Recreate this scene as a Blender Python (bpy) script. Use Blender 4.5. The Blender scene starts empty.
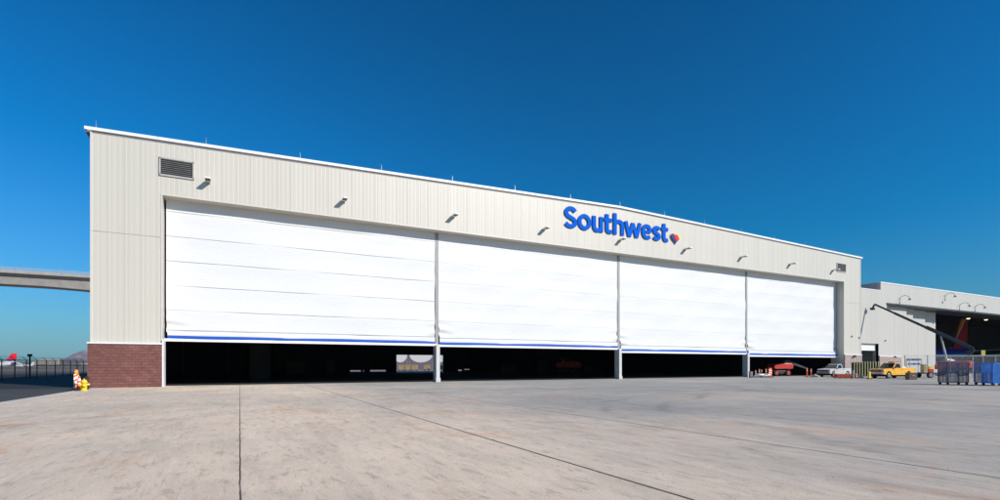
import bpy, math, random
from mathutils import Vector, Matrix
R = math.radians
random.seed(4)
scn = bpy.context.scene
COL = scn.collection

# ------------------------------------------------------------------ helpers
class MB:
    """collects faces, then links them as ONE mesh object"""
    def __init__(s): s.v = []; s.f = []
    def add(s, vs, fs):
        n = len(s.v); s.v += [tuple(v) for v in vs]; s.f += [tuple(i + n for i in f) for f in fs]; return s
    def box(s, x0, x1, y0, y1, z0, z1):
        return s.add([(x0,y0,z0),(x1,y0,z0),(x1,y1,z0),(x0,y1,z0),(x0,y0,z1),(x1,y0,z1),(x1,y1,z1),(x0,y1,z1)],
                     [(0,3,2,1),(4,5,6,7),(0,1,5,4),(1,2,6,5),(2,3,7,6),(3,0,4,7)])
    def bar(s, a, b, w, h=None, up=(0,0,1)):
        h = h or w; a = Vector(a); b = Vector(b); d = (b-a).normalized(); u = Vector(up)
        if abs(d.dot(u)) > .98: u = Vector((0,1,0))
        r = d.cross(u).normalized(); u = r.cross(d).normalized(); vs = []
        for p in (a, b):
            for i, j in ((-1,-1),(1,-1),(1,1),(-1,1)): vs.append(p + r*(i*w/2) + u*(j*h/2))
        return s.add(vs, [(0,1,2,3),(7,6,5,4),(0,4,5,1),(1,5,6,2),(2,6,7,3),(3,7,4,0)])
    def tube(s, pts, rad, n=10, caps=True):
        pts = [Vector(p) for p in pts]; rr = rad if isinstance(rad, (list, tuple)) else [rad]*len(pts); vs = []; fs = []
        for k, p in enumerate(pts):
            d = (pts[min(k+1, len(pts)-1)] - pts[max(k-1, 0)]).normalized()
            u = Vector((0,0,1)) if abs(d.z) < .95 else Vector((0,1,0))
            a = d.cross(u).normalized(); b = a.cross(d).normalized()
            for i in range(n):
                t = 2*math.pi*i/n; vs.append(p + a*(math.cos(t)*rr[k]) + b*(math.sin(t)*rr[k]))
        for k in range(len(pts)-1):
            for i in range(n): fs.append((k*n+i, k*n+(i+1) % n, (k+1)*n+(i+1) % n, (k+1)*n+i))
        if caps: fs += [tuple(range(n-1, -1, -1)), tuple(range((len(pts)-1)*n, len(pts)*n))]
        return s.add(vs, fs)
    def prism(s, poly, y0, y1, inset=None):
        """polygon in x-z swept along y; inset narrows: list of extra (dy) per vertex"""
        n = len(poly); ins = inset or [0]*n
        vs = [(p[0], y0+ins[i], p[1]) for i, p in enumerate(poly)] + [(p[0], y1-ins[i], p[1]) for i, p in enumerate(poly)]
        fs = [tuple(range(n)), tuple(range(2*n-1, n-1, -1))] + [((i+1) % n, i, n+i, n+(i+1) % n) for i in range(n)]
        return s.add(vs, fs)
    def quad(s, *p): return s.add(p, [tuple(range(len(p)))])
    def build(s, name, mat, parent=None, smooth=False, bevel=0, **props):
        me = bpy.data.meshes.new(name); me.from_pydata(s.v, [], s.f); me.update()
        o = bpy.data.objects.new(name, me); COL.objects.link(o); me.materials.append(mat)
        import bmesh
        bm = bmesh.new(); bm.from_mesh(me); bmesh.ops.recalc_face_normals(bm, faces=bm.faces); bm.to_mesh(me); bm.free()
        if smooth:
            me.shade_smooth()
            try: me.set_sharp_from_angle(angle=R(38))
            except Exception: pass
        if bevel:
            m = o.modifiers.new('bevel', 'BEVEL'); m.width = bevel; m.segments = 2; m.limit_method = 'ANGLE'
        if parent: o.parent = parent
        for k, v in props.items(): o[k] = v
        return o

def tag(o, label, cat, group=None, kind=None):
    o['label'] = label; o['category'] = cat
    if group: o['group'] = group
    if kind: o['kind'] = kind
    return o
def empty(name, loc=(0,0,0), rz=0, label=None, cat=None, group=None):
    o = bpy.data.objects.new(name, None); COL.objects.link(o); o.location = loc; o.rotation_euler = (0,0,rz)
    o.empty_display_size = .3
    if label: tag(o, label, cat, group)
    return o
def struct(o): o['kind'] = 'structure'; return o
def copy_tree(o, parent=None):
    c = o.copy(); COL.objects.link(c)
    if parent: c.parent = parent
    for ch in [k for k in bpy.data.objects if k.parent == o]: copy_tree(ch, c)
    return c
CS, SN = math.cos(R(27.02)), math.sin(R(27.02))
def W(px, Z):                      # world ground point for a photo column at distance Z along the view axis
    X = (px-500)/510*Z
    return (CS*X + SN*Z, -SN*X + CS*Z)

# ------------------------------------------------------------------ materials
MATS = {}
class NT:
    def __init__(s, name):
        s.m = bpy.data.materials.new(name); s.m.use_nodes = True; s.t = s.m.node_tree; s.n = s.t.nodes; s.n.clear()
        s.out = s.new('ShaderNodeOutputMaterial'); s.bsdf = s.new('ShaderNodeBsdfPrincipled')
        s.link(s.bsdf.outputs[0], s.out.inputs[0]); s.co = s.new('ShaderNodeTexCoord').outputs['Object']
    def new(s, t, **kw):
        n = s.n.new(t)
        for k, v in kw.items(): setattr(n, k, v)
        return n
    def link(s, a, b): s.t.links.new(a, b)
    def put(s, sock, v):
        if hasattr(v, 'is_output') or isinstance(v, bpy.types.NodeSocket): s.link(v, sock)
        else: sock.default_value = v
    def map(s, scale=(1,1,1), rot=(0,0,0), loc=(0,0,0), src=None):
        n = s.new('ShaderNodeMapping'); s.link(src or s.co, n.inputs[0]); n.inputs[1].default_value = loc
        n.inputs[2].default_value = rot; n.inputs[3].default_value = scale; return n.outputs[0]
    def noise(s, vec, scale, detail=4, rough=.6, dist=0):
        n = s.new('ShaderNodeTexNoise'); s.link(vec, n.inputs['Vector']); n.inputs['Scale'].default_value = scale
        n.inputs['Detail'].default_value = detail; n.inputs['Roughness'].default_value = rough
        n.inputs['Distortion'].default_value = dist; return n.outputs[0]
    def ramp(s, v, a, b, lo=0, hi=1):
        n = s.new('ShaderNodeMapRange'); n.interpolation_type = 'SMOOTHSTEP'; s.link(v, n.inputs[0])
        n.inputs[1].default_value = a; n.inputs[2].default_value = b; n.inputs[3].default_value = lo; n.inputs[4].default_value = hi
        return n.outputs[0]
    def math(s, op, a, b=0, c=0):
        n = s.new('ShaderNodeMath'); n.operation = op; s.put(n.inputs[0], a); s.put(n.inputs[1], b)
        s.put(n.inputs[2], c); return n.outputs[0]
    def mix(s, f, a, b):
        n = s.new('ShaderNodeMix'); n.data_type = 'RGBA'; s.put(n.inputs[0], f)
        s.put(n.inputs[6], a if not isinstance(a, tuple) else (*a[:3], 1)); s.put(n.inputs[7], b if not isinstance(b, tuple) else (*b[:3], 1))
        return n.outputs[2]
    def mul(s, f, a, k):
        n = s.new('ShaderNodeMix'); n.data_type = 'RGBA'; n.blend_type = 'MULTIPLY'; s.put(n.inputs[0], f); s.put(n.inputs[6], a)
        n.inputs[7].default_value = (*k, 1); n.clamp_result = False; return n.outputs[2]
    def bump(s, h, strength=.3, dist=.02):
        n = s.new('ShaderNodeBump'); s.link(h, n.inputs['Height']); n.inputs['Strength'].default_value = strength
        n.inputs['Distance'].default_value = dist; s.link(n.outputs[0], s.bsdf.inputs['Normal'])
    def col(s, v): s.put(s.bsdf.inputs['Base Color'], v if not isinstance(v, tuple) else (*v[:3], 1))
    def xyz(s):
        n = s.new('ShaderNodeSeparateXYZ'); s.link(s.co, n.inputs[0]); return n.outputs

def mat(name, c, rough=.6, metal=0, var=.12, scale=3, bump=0, coat=0, emit=None, estr=0):
    """painted / plain material with procedural wear"""
    if name in MATS: return MATS[name]
    t = NT(name); n = t.noise(t.co, scale, 5, .65)
    d = tuple(x*(1-var) for x in c); b = tuple(min(1, x*(1+var)) for x in c)
    t.col(t.mix(t.ramp(n, .3, .7), d, b)); t.bsdf.inputs['Roughness'].default_value = rough
    t.bsdf.inputs['Metallic'].default_value = metal
    t.link(t.ramp(n, .2, .8, max(0, rough-.08), min(1, rough+.08)), t.bsdf.inputs['Roughness'])
    if coat: t.bsdf.inputs['Coat Weight'].default_value = coat
    if bump: t.bump(t.noise(t.co, scale*12, 4), bump, .01)
    if emit: t.bsdf.inputs['Emission Color'].default_value = (*emit, 1); t.bsdf.inputs['Emission Strength'].default_value = estr
    MATS[name] = t.m; return t.m

# --- apron concrete
t = NT('apron_concrete'); X, Y, _ = t.xyz()
big = t.noise(t.map((1,1,1)), .09, 5, .6)
warm = t.math('ADD', t.math('ADD', t.ramp(X, 2, 15, .75, .0), t.ramp(Y, 30, 8, .0, .25)), t.ramp(big, .35, .65, -.22, .22))
base = t.mix(warm, (.42,.395,.355), (.93,.735,.545))
st = t.noise(t.map((1.1,.22,1), (0,0,R(-34)), (3,1,0)), 1.1, 7, .7, .6)
base = t.mul(t.ramp(st, .47, .62, 0, .55), base, (.80,.81,.82))
st2 = t.noise(t.map((1.5,.3,1), (0,0,R(48)), (9,4,0)), .8, 6, .7, 1.0)
base = t.mul(t.ramp(st2, .50, .64, 0, .6), base, (1.10,1.11,1.12))
cl = t.noise(t.map((1.0,.42,1), (0,0,R(-12))), .42, 7, .74, .4)
zone = t.math('MULTIPLY', t.ramp(X, 22, 6, 0.15, 1), t.ramp(Y, 42, 20, .25, 1))
base = t.mix(t.math('MULTIPLY', t.ramp(cl, .54, .64, 0, .6), zone), base, (.80,.45,.25))
sc = t.noise(t.map((1,1,1), loc=(5,5,0)), .28, 8, .72, .3)
base = t.mul(t.ramp(sc, .48, .66, 0, .7), base, (.84,.845,.85))
md = t.noise(t.map((1.4,.42,1), (0,0,R(-24))), 3.4, 8, .8, .5); base = t.mul(t.ramp(md, .53, .62, 0, .75), base, (.66,.65,.65)); base = t.mul(t.ramp(md, .47, .37, 0, .7), base, (1.12,1.12,1.11))
hair = t.noise(t.map((7,.5,1), (0,0,R(62))), 1.6, 5, .7, 1.2); base = t.mul(t.ramp(hair, .60, .68, 0, .8), base, (.72,.70,.69))
hair2 = t.noise(t.map((5,.35,1), (0,0,R(20)), (4,8,0)), 1.3, 5, .7, 1.5); base = t.mul(t.ramp(hair2, .62, .70, 0, .8), base, (1.14,1.12,1.10))
rust = t.noise(t.map((1.6,.7,1), (0,0,R(30)), (7,2,0)), .95, 8, .8, .8); base = t.mix(t.math('MULTIPLY', t.ramp(rust, .60, .68, 0, .55), zone), base, (.72,.40,.22))
sp = t.noise(t.co, 9, 3, .8); base = t.mul(t.ramp(sp, .63, .69, 0, .9), base, (.5,.45,.42))
fine = t.noise(t.co, 40, 6, .8); base = t.mul(t.ramp(fine, .40, .62, 0, .9), base, (.74,.73,.72))
for cx, cy, rad, wd, amt in ((30, 2, 19.5, .25, .6), (30, 2, 21.6, .25, .5), (46, 12, 17, .3, .45), (46, 12, 19.2, .3, .45), (-4, 2, 16, .25, .4), (22, -6, 34, .3, .4), (22, -6, 36.2, .3, .35)):
    dx = t.math('SUBTRACT', X, cx); dy = t.math('SUBTRACT', Y, cy)
    rr = t.math('SQRT', t.math('ADD', t.math('MULTIPLY', dx, dx), t.math('MULTIPLY', dy, dy)))
    d = t.math('ABSOLUTE', t.math('SUBTRACT', t.math('ADD', rr, t.ramp(big, .3, .7, -.9, .9)), rad))
    m = t.math('MULTIPLY', t.ramp(d, wd*1.6, 0, 0, amt), t.ramp(sc, .4, .6, .1, 1))
    base = t.mul(m, base, (.62,.61,.62))
# contraction joints every 4.85 m, cross joints fainter
wob = t.ramp(t.noise(t.co, 1.2, 3), .3, .7, -.006, .006)
def joint(c, pitch, off, half):
    q = t.math('FRACT', t.math('ADD', t.math('DIVIDE', t.math('ADD', c, wob), pitch), off))
    return t.ramp(t.math('MULTIPLY', t.math('ABSOLUTE', t.math('SUBTRACT', q, .5)), pitch), half*1.5, half*.6, 0, 1)
jn = t.math('MAXIMUM', joint(X, 4.85, .5, .011), t.math('MULTIPLY', joint(X, 4.85, .5, .026), t.ramp(X, 2, 3, 0, 1)))
jf = t.math('MULTIPLY', jn, t.math('MULTIPLY', t.math('MULTIPLY', t.ramp(X, -2.6, -2, 0, 1), t.ramp(X, 10.2, 12, 1, .40)), t.ramp(t.noise(t.co, 1.1, 4), .3, .5, .62, .95)))
jf2 = t.math('MULTIPLY', joint(Y, 6.1, .42, .012), t.ramp(t.noise(t.co, .35, 4), .5, .7, .0, .10))
base = t.mix(jf, base, (.035,.032,.03))
edge = t.ramp(X, -8.2, -8.9, 0, .6); base = t.mix(edge, base, (.66,.60,.54))
t.col(base); t.bsdf.inputs['Roughness'].default_value = .88
t.bump(t.math('ADD', fine, t.math('MULTIPLY', jf, -2.0)), .35, .012)
M_CONC = t.m
# --- asphalt, desert
def ground_mat(name, a, b, s1, s2, spk=None):
    t = NT(name); n = t.noise(t.co, s1, 8, .7, .3); f = t.noise(t.co, s2, 5, .8)
    c = t.mix(t.ramp(n, .3, .7), a, b); c = t.mix(t.ramp(f, .45, .8, 0, .5), c, spk or tuple(x*1.8 for x in b))
    t.col(c); t.bsdf.inputs['Roughness'].default_value = .9; t.bump(f, .5, .01); return t.m
M_ASPH = ground_mat('old_asphalt', (.030,.030,.031), (.060,.056,.055), .8, 22, (.12,.11,.10))
M_ASPH2 = ground_mat('shadow_dark_asphalt', (.010,.010,.011), (.02,.02,.021), .5, 25)  # dark asphalt, with the hangar's ground shadow also put into its near-black colour
M_TAXI = ground_mat('taxiway_asphalt', (.085,.08,.078), (.14,.13,.12), .02, 2)
M_DES = ground_mat('desert_soil', (.24,.185,.14), (.34,.27,.21), .01, .6)
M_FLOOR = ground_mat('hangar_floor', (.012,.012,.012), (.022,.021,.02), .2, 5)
# --- metal wall panels
def panel_mat(name, c, d):
    t = NT(name); x, y, z = t.xyz(); n = t.noise(t.map((1,1,.12)), .35, 6, .65)
    pn = t.new('ShaderNodeTexWhiteNoise'); pn.noise_dimensions = '1D'
    t.link(t.math('FLOOR', t.math('DIVIDE', x, .99)), pn.inputs['W'])
    c1 = t.mix(pn.outputs['Value'], c, tuple(v*.955 for v in c))
    c1 = t.mix(t.ramp(n, .45, .75, 0, .25), c1, d); t.col(c1)
    t.bsdf.inputs['Roughness'].default_value = .45; t.bsdf.inputs['Metallic'].default_value = 0
    w = t.noise(t.map((1,1,.3)), .7, 3); t.bump(w, .12, .02); return t.m
M_PANEL = panel_mat('cream_metal_panel', (.575,.54,.465), (.53,.49,.415))
M_PANELB = panel_mat('pale_metal_panel', (.52,.495,.44), (.46,.44,.39))
M_PSIDE = mat('shaded_side_panel', (.50,.49,.46), .5)
# --- split face block
def block_mat(name, a, b, mortar):
    t = NT(name); x, y, z = t.xyz(); cb = t.new('ShaderNodeCombineXYZ'); t.link(t.math('ADD', x, y), cb.inputs[0]); t.link(z, cb.inputs[1])
    br = t.new('ShaderNodeTexBrick'); t.link(cb.outputs[0], br.inputs['Vector']); br.inputs['Scale'].default_value = 1
    br.inputs['Brick Width'].default_value = .41; br.inputs['Row Height'].default_value = .203; br.inputs['Mortar Size'].default_value = .011
    br.inputs['Color1'].default_value = (*a, 1); br.inputs['Color2'].default_value = (*b, 1); br.inputs['Mortar'].default_value = (*mortar, 1)
    n = t.noise(t.co, 5, 7, .75); c = t.mix(t.ramp(n, .35, .7, 0, .5), br.outputs[0], tuple(v*.6 for v in a))
    n2 = t.noise(t.co, 1.1, 5, .7); c = t.mix(t.ramp(n2, .5, .8, 0, .35), c, tuple(min(1, v*1.5+.03) for v in b)); t.col(c)
    t.bsdf.inputs['Roughness'].default_value = .95
    t.bump(t.math('ADD', t.math('MULTIPLY', n, 1.5), t.math('MULTIPLY', br.outputs['Fac'], -.8)), .9, .035); return t.m
M_BLOCK = block_mat('red_split_block', (.185,.072,.06), (.235,.10,.085), (.12,.062,.055))
M_BLOCKB = block_mat('pale_pink_block', (.40,.31,.28), (.48,.38,.35), (.30,.23,.21))  # paler pinkish-grey variant of the block
# --- fabric door
t = NT('white_door_fabric'); x, y, z = t.xyz()
n = t.noise(t.map((.25,1,1.2)), .8, 6, .7, .4); n2 = t.noise(t.map((.5,1,3)), 2.5, 5, .7, .8)
t.col(t.mix(t.ramp(n2, .5, .8, 0, .35), t.mix(t.ramp(n, .45, .8, 0, .5), (.70,.70,.695), (.655,.655,.66)), (.67,.67,.67)))
t.bsdf.inputs['Roughness'].default_value = .55; t.bump(t.math('ADD', n, n2), .35, .06); M_FAB = t.m

M_WHITE = mat('white_paint', (.80,.80,.79), .4, var=.03)
M_COPING = mat('white_coping', (.80,.80,.79), .4, var=.04)
M_BLUE = mat('blue_stripe_fabric', (.0,.075,.45), .5, var=.1)
M_SIGN = mat('sign_blue', (.0,.105,.56), .75, var=.03); M_SIGN.node_tree.nodes['Principled BSDF'].inputs['Specular IOR Level'].default_value = .1
M_SIDE = mat('sign_return', (.01,.06,.30), .4, var=.03)
M_RED = mat('sign_red', (.66,.012,.015), .7, var=.03); M_YEL = mat('sign_yellow', (.9,.55,.03), .4, var=.03)
M_NAVY = mat('sign_navy', (.006,.018,.17), .7, var=.03); M_SILV = mat('sign_silver', (.55,.56,.58), .35, .6)
M_STEEL = mat('galvanised_steel', (.42,.43,.44), .45, .6, .15); M_DKSTEEL = mat('dark_steel', (.05,.05,.055), .5, .4)
M_POSTM = mat('pale_door_post', (.55,.55,.53), .5, var=.06); M_BLACK = mat('black_rubber', (.012,.012,.012), .8)
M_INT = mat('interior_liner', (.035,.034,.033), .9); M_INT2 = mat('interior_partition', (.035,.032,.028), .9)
M_LOUV = mat('louvre_grey', (.16,.16,.155), .5, .2); M_ORANGE = mat('safety_orange', (.85,.13,.015), .5, var=.08)
M_YELLOW = mat('truck_yellow', (.86,.42,.02), .28, var=.05, coat=.6); M_HYD = mat('hydrant_yellow', (.85,.56,.02), .4)
M_GLASS = mat('dark_glass', (.015,.02,.022), .06); M_CHROME = mat('chrome', (.5,.5,.5), .2, .9)
M_DKGREY = mat('dark_plastic', (.05,.052,.058), .5); M_MIDGREY = mat('grey_plastic', (.22,.22,.23), .5)
M_CRED = mat('machine_red', (.55,.035,.02), .4, var=.1); M_BOOM = mat('boom_grey', (.035,.045,.058), .5, .2)
M_CARTD = mat('cage_navy', (.008,.035,.10), .5); M_CARTB = mat('cage_blue', (.01,.085,.33), .45); M_CARTC = mat('cage_bright_blue', (.015,.20,.62), .45)
M_CONCR = mat('bridge_concrete', (.36,.33,.30), .85, var=.12, scale=.6, bump=.3)
M_HAZB = mat('beige_stucco', (.50,.42,.33), .9); M_TAN = mat('tan_box', (.42,.31,.18), .8)
M_REDP = mat('tail_red', (.62,.02,.03), .35); M_LENS = mat('amber_lens', (.95,.36,.02), .3)
M_REFL = mat('reflective_white', (.85,.85,.85), .35); M_ROCK = mat('rubble', (.42,.37,.33), .95, bump=.4)
M_LAMP = mat('lit_lamp', (.9,.8,.6), .4, emit=(1,.78,.45), estr=3)

# ------------------------------------------------------------------ ground
HAZE_B = -1.2
struct(MB().quad((-7000,-300,-.06),(9000,-300,-.06),(9000,11000,-.06),(-7000,11000,-.06)).build('ground', M_DES))
struct(MB().box(-9.3, 320, -60, 46.3, -.3, 0).build('concrete_apron', M_CONC))
struct(MB().quad((-9.3,-60,-.03),(-90,-60,-.03),(-90,46.5,-.03),(-9.3,46.5,-.03)).build('asphalt_shoulder', M_ASPH))
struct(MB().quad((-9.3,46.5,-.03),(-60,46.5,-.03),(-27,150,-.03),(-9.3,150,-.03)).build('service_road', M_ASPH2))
struct(MB().quad((-400,112,-.045),(-27.5,112,-.045),(-27.5,175,-.045),(-400,175,-.045)).build('taxiway', M_TAXI))
struct(MB().quad((-900,300,-.04),(200,300,-.04),(200,420,-.04),(-900,420,-.04)).build('runway', M_TAXI))
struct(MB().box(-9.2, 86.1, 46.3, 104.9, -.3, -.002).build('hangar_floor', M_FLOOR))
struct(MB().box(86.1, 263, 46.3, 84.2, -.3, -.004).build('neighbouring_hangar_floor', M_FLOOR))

# mountains
def ridge(x0, x1, yb, depth, prof, seed, nx=150, ny=22):
    rnd = random.Random(seed); ph = [(rnd.uniform(0,6), rnd.uniform(.6,1.4)) for _ in range(8)]
    vs, fs = [], []
    for j in range(ny+1):
        v = j/ny
        for i in range(nx+1):
            u = i/nx; x = x0+(x1-x0)*u
            h = prof(u)
            cross = max(0, 1-abs(v-.5)*2)**.8
            r = sum(math.sin(u*40*(k+1)*q+p+v*9*(k+1)*(.5+q))/(k+1.5) for k, (p, q) in enumerate(ph))
            z = h*cross*(1+.10*r*(1-.4*cross)) + (rnd.uniform(-.03,.03)*h if 0 < j < ny else 0)
            vs.append((x, yb+depth*v, z-6 if j in (0, ny) else max(-5, z)))
    for j in range(ny):
        for i in range(nx):
            a = j*(nx+1)+i; fs.append((a, a+1, a+nx+2, a+nx+1))
    return MB().add(vs, fs)
M_MTN = ground_mat('mountain_rock', (.10,.065,.055), (.30,.21,.175), .004, .03)
def interp(tbl):
    def f(u):
        for (a, ha), (b, hb) in zip(tbl, tbl[1:]):
            if a <= u <= b: return ha+(hb-ha)*(u-a)/(b-a)
        return 0
    return f
# px -> x at y = 7000 : x/y ratio of the column
def ratio(px):
    a = (px-500)/510; return (CS*a+SN)/(CS-SN*a)
def zat(py, px, y):
    Z = y*(CS + SN*ratio(px)); return 1.62+(365-py)/510*Z
YM = 6200
def mt(pts, y, depth, seed):
    xs = [ratio(p)*(y+depth/2) for p, _ in pts]; hs = [zat(q, p, y+depth/2) for p, q in pts]
    x0, x1 = xs[0], xs[-1]
    return ridge(x0, x1, y, depth, interp([((x-x0)/(x1-x0), h) for x, h in zip(xs, hs)]), seed)
struct(mt([(50,366),(60,362.2),(66,358.5),(71,356.5),(76,353.5),(81,351.8),(86,350.5),(91,352.5),(100,351),(118,346),(140,350),(170,358),(220,366)], YM, 1500, 3).build('mountain', M_MTN, smooth=True))
struct(mt([(-60,366),(-30,361),(-5,363),(12,365),(20,363),(27,361.8),(34,363.8),(50,364.4),(62,365.5)], 7400, 900, 8).build('hills', M_MTN, smooth=True))

# ------------------------------------------------------------------ main hangar
YW = 45.3; XL, XR = -9.4, 86.2; XO0, XO1 = -5.15, 81.75; BAY = 21.72; ZH = 14.28; ZE, ZR = 18.36, 19.52; XM = 38.3
YD = YW+1.1; YB = 105.0
def ztop(x): return ZE+(ZR-ZE)*(1-abs(x-XM)/(XR-XM))
hangar = empty('aircraft_hangar', (38.4, YW, 0), 0, 'huge cream metal hangar with four white fabric doors raised above a dark interior', 'hangar')
P = lambda mb, name, m, parent=None, **k: _p(mb, name, m, parent or hangar, **k)
def _p(mb, name, m, parent, **k):
    o = mb.build(name, m, None, **k)
    root = parent
    while root.parent: root = root.parent
    bpy.context.view_layer.update()
    o.parent = parent; o.matrix_parent_inverse = parent.matrix_world.inverted(); return o

def ribbed(x0, x1, zlo, zhi, yw, pitch=.33, mb=None, reveal=4):
    """vertical ribbed metal cladding facing -y; zlo, zhi functions of x"""
    mb = mb or MB(); xs = []; x = x0; k = 0
    prof = ((0, 0), (.08, 0), (.12, .0045), (.17, .0045), (.21, 0))
    while x < x1-1e-6:
        for dx, dy in prof:
            if x+dx < x1: xs.append((x+dx, dy+(0)))
        if k % 3 == 2 and x+.30 < x1:
            xs += [(x+.294, 0), (x+.298, .014), (x+.303, .014), (x+.307, 0)]
        x += pitch; k += 1
    xs.append((x1, 0)); n = len(xs)
    vs = [(a, yw+b, zlo(a)) for a, b in xs]+[(a, yw+b, zhi(a)) for a, b in xs]
    fs = [(i, i+1, n+i+1, n+i) for i in range(n-1)]
    return mb.add(vs, fs)
c = lambda v: (lambda x: v)
ZS = 11.15
wl = MB()
ribbed(XL, XO0, c(3.2), c(ZS-.02), YW, mb=wl); ribbed(XL, XO0, c(ZS+.02), ztop, YW, mb=wl)
ribbed(XO1, XR, c(3.2), c(ZS-.02), YW, mb=wl); ribbed(XO1, XR, c(ZS+.02), ztop, YW, mb=wl)
ribbed(XO0, XO1, c(ZH), ztop, YW, mb=wl)
wl.box(XL, XO0-.41, YW+.06, YW+.5, 3.2, 18.2); wl.box(XO1+.41, XR, YW+.06, YW+.5, 3.2, 18.2)
wl.box(XO0-.40, XO1+.40, YW+.06, YW+.5, ZH+.002, 18.2)
# jambs and soffit
wl.box(XO0-.4, XO0, YW+.052, YW+1.9, 0, ZH-.003); wl.box(XO1, XO1+.4, YW+.052, YW+1.9, 0, ZH)
wl.box(XO0, XO1, YW+.5, YW+1.9, ZH, ZH+.35)
# side walls and back wall (opening at the back)
wl.box(XL, XL+.35, YW+.5, YB, -.0, 18.2); wl.box(XR-.35, XR, YW+.5, YB, -.0, 18.2)
BX0, BX1, BZ = 29.2, 39.6, 3.75
slots = [(ratio(a)*105, ratio(b)*105, z0, z1) for a, b, z0, z1 in ((350,364,.20,.58),(370,386,.20,.62),(458,462,.30,.62),(464,471.5,.52,.76))]
slots = sorted(slots+[(BX0, BX1, 0, BZ)])
def holed(mb, x0, x1, ya, yb, top):
    x = x0
    for a, b, z0, z1 in slots:
        mb.box(x, a, ya, yb, 0, top); mb.box(a, b, ya, yb, z1, top)
        if z0 > 0: mb.box(a, b, ya, yb, 0, z0)
        x = b
    mb.box(x, x1, ya, yb, 0, top)
holed(wl, XL, XR, YB, YB+.3, 18.2)
P(wl, 'wall', M_PANEL)
P(MB().add([(XL-.3,YW-.02,ZE-.18),(XM,YW-.02,ZR-.18),(XR+.3,YW-.02,ZE-.18),(XR+.3,YB+.3,ZE-.18),(XM,YB+.3,ZR-.18),(XL-.3,YB+.3,ZE-.18),
            (XL-.3,YW-.02,ZE-.30),(XM,YW-.02,ZR-.30),(XR+.3,YW-.02,ZE-.30),(XR+.3,YB+.3,ZE-.30),(XM,YB+.3,ZR-.30),(XL-.3,YB+.3,ZE-.30)],
           [(0,1,4,5),(1,2,3,4),(6,11,10,7),(7,10,9,8),(0,6,7,1),(1,7,8,2),(2,8,9,3),(3,9,10,4),(4,10,11,5),(5,11,6,0)]), 'roof', M_MIDGREY)
cp = MB()
for a, b in (((XL-.34, ZE), (XM, ZR)), ((XM, ZR), (XR+.30, ZE))):
    cp.add([(a[0],YW-.16,a[1]+.06),(b[0],YW-.16,b[1]+.06),(b[0],YW-.16,b[1]-.15),(a[0],YW-.16,a[1]-.15),
            (a[0],YW+.4,a[1]+.09),(b[0],YW+.4,b[1]+.09),(b[0],YW-.004,b[1]-.17),(a[0],YW-.004,a[1]-.17)],
           [(0,1,2,3),(0,4,5,1),(3,2,6,7),(0,3,7,4),(1,5,6,2)])
P(cp, 'coping', M_COPING)
for k in range(1, 24):
    x = XL+k*4.0; z = ztop(x); P(MB().box(x-.03, x+.03, YW-.168, YW-.1, z-.15, z+.065), 'coping_clip', mat('clip_grey', (.60,.60,.59), .5))
gut = MB().box(XL-.20, XL-.01, YW-.12, YB, ZE-.20, ZE+.02); P(gut, 'gutter', M_COPING)
# brown shadow-line trim and white sill over the brick
P(MB().box(XL-.16, XO0-.003, YW-.16, YW+.4, 0, 3.14), 'block_base', M_BLOCK)
P(MB().box(XO1+.003, XR+.12, YW-.16, YW+.4, 0, 3.14), 'block_base', M_BLOCKB, label='pale pink block base')
P(MB().box(XL-.20, XO0-.002, YW-.20, YW+.3, 3.142, 3.24), 'sill', M_WHITE)
P(MB().box(XO1+.002, XR+.14, YW-.20, YW+.3, 3.142, 3.24), 'sill', M_WHITE)
P(MB().box(XL-.03, XO0, YW-.02, YW+.03, ZS-.015, ZS+.015), 'seam_trim', mat('seam_trim', (.44,.41,.35), .5))
P(MB().box(XO1, XR+.03, YW-.02, YW+.03, ZS-.015, ZS+.015), 'seam_trim', mat('seam_trim', (.44,.41,.35), .5))
P(MB().box(XL-.035, XL+.07, YW-.035, YW+.06, 3.24, ZE-.2).box(XR-.07, XR+.035, YW-.035, YW+.06, 3.24, ZE-.2)
  .box(XO0-.09, XO0+.01, YW-.03, YW+.05, 3.24, ZH+.0).box(XO1-.01, XO1+.09, YW-.03, YW+.05, 3.24, ZH+.0)
  .box(XO0-.09, XO1+.09, YW-.033, YW+.05, ZH+.003, ZH+.11), 'corner_trim', mat('trim_cream', (.60,.565,.50), .4, var=.03))
P(MB().box(XO0+.0, XO0+.09, YW-.17, YW+1.0, 0, 3.5), 'door_jamb_guard', M_WHITE)
# vents
for x0, x1, z0, z1 in ((-5.30, -3.15, 15.78, 17.05), (79.95, 82.15, 15.72, 16.95)):
    f = MB().bar((x0,YW-.05,z0),(x0,YW-.05,z1),.10,.10).bar((x1,YW-.05,z0),(x1,YW-.05,z1),.10,.10).bar((x0-.05,YW-.05,z0),(x1+.05,YW-.05,z0),.10,.11).bar((x0-.05,YW-.05,z1),(x1+.05,YW-.05,z1),.10,.11)
    fr = P(f, 'vent', mat('vent_frame', (.45,.43,.39), .5))
    s = MB().box(x0, x1, YW-.012, YW-.006, z0, z1); n = 9
    for k in range(n):
        z = z0+(k+.5)*(z1-z0)/n; s.add([(x0+.05,YW-.10,z-.055),(x1-.05,YW-.10,z-.055),(x1-.05,YW-.02,z+.03),(x0+.05,YW-.02,z+.03)], [(0,1,2,3)])
    P(s, 'louvre', M_LOUV, fr)
# lightning rods on the roof edge
for k in range(15):
    x = XL+.3+k*6.78
    P(MB().tube([(x,YW,ztop(x)+.1),(x,YW,ztop(x)+.62)], [.028,.012], 6), 'lightning_rod', M_STEEL)
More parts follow.
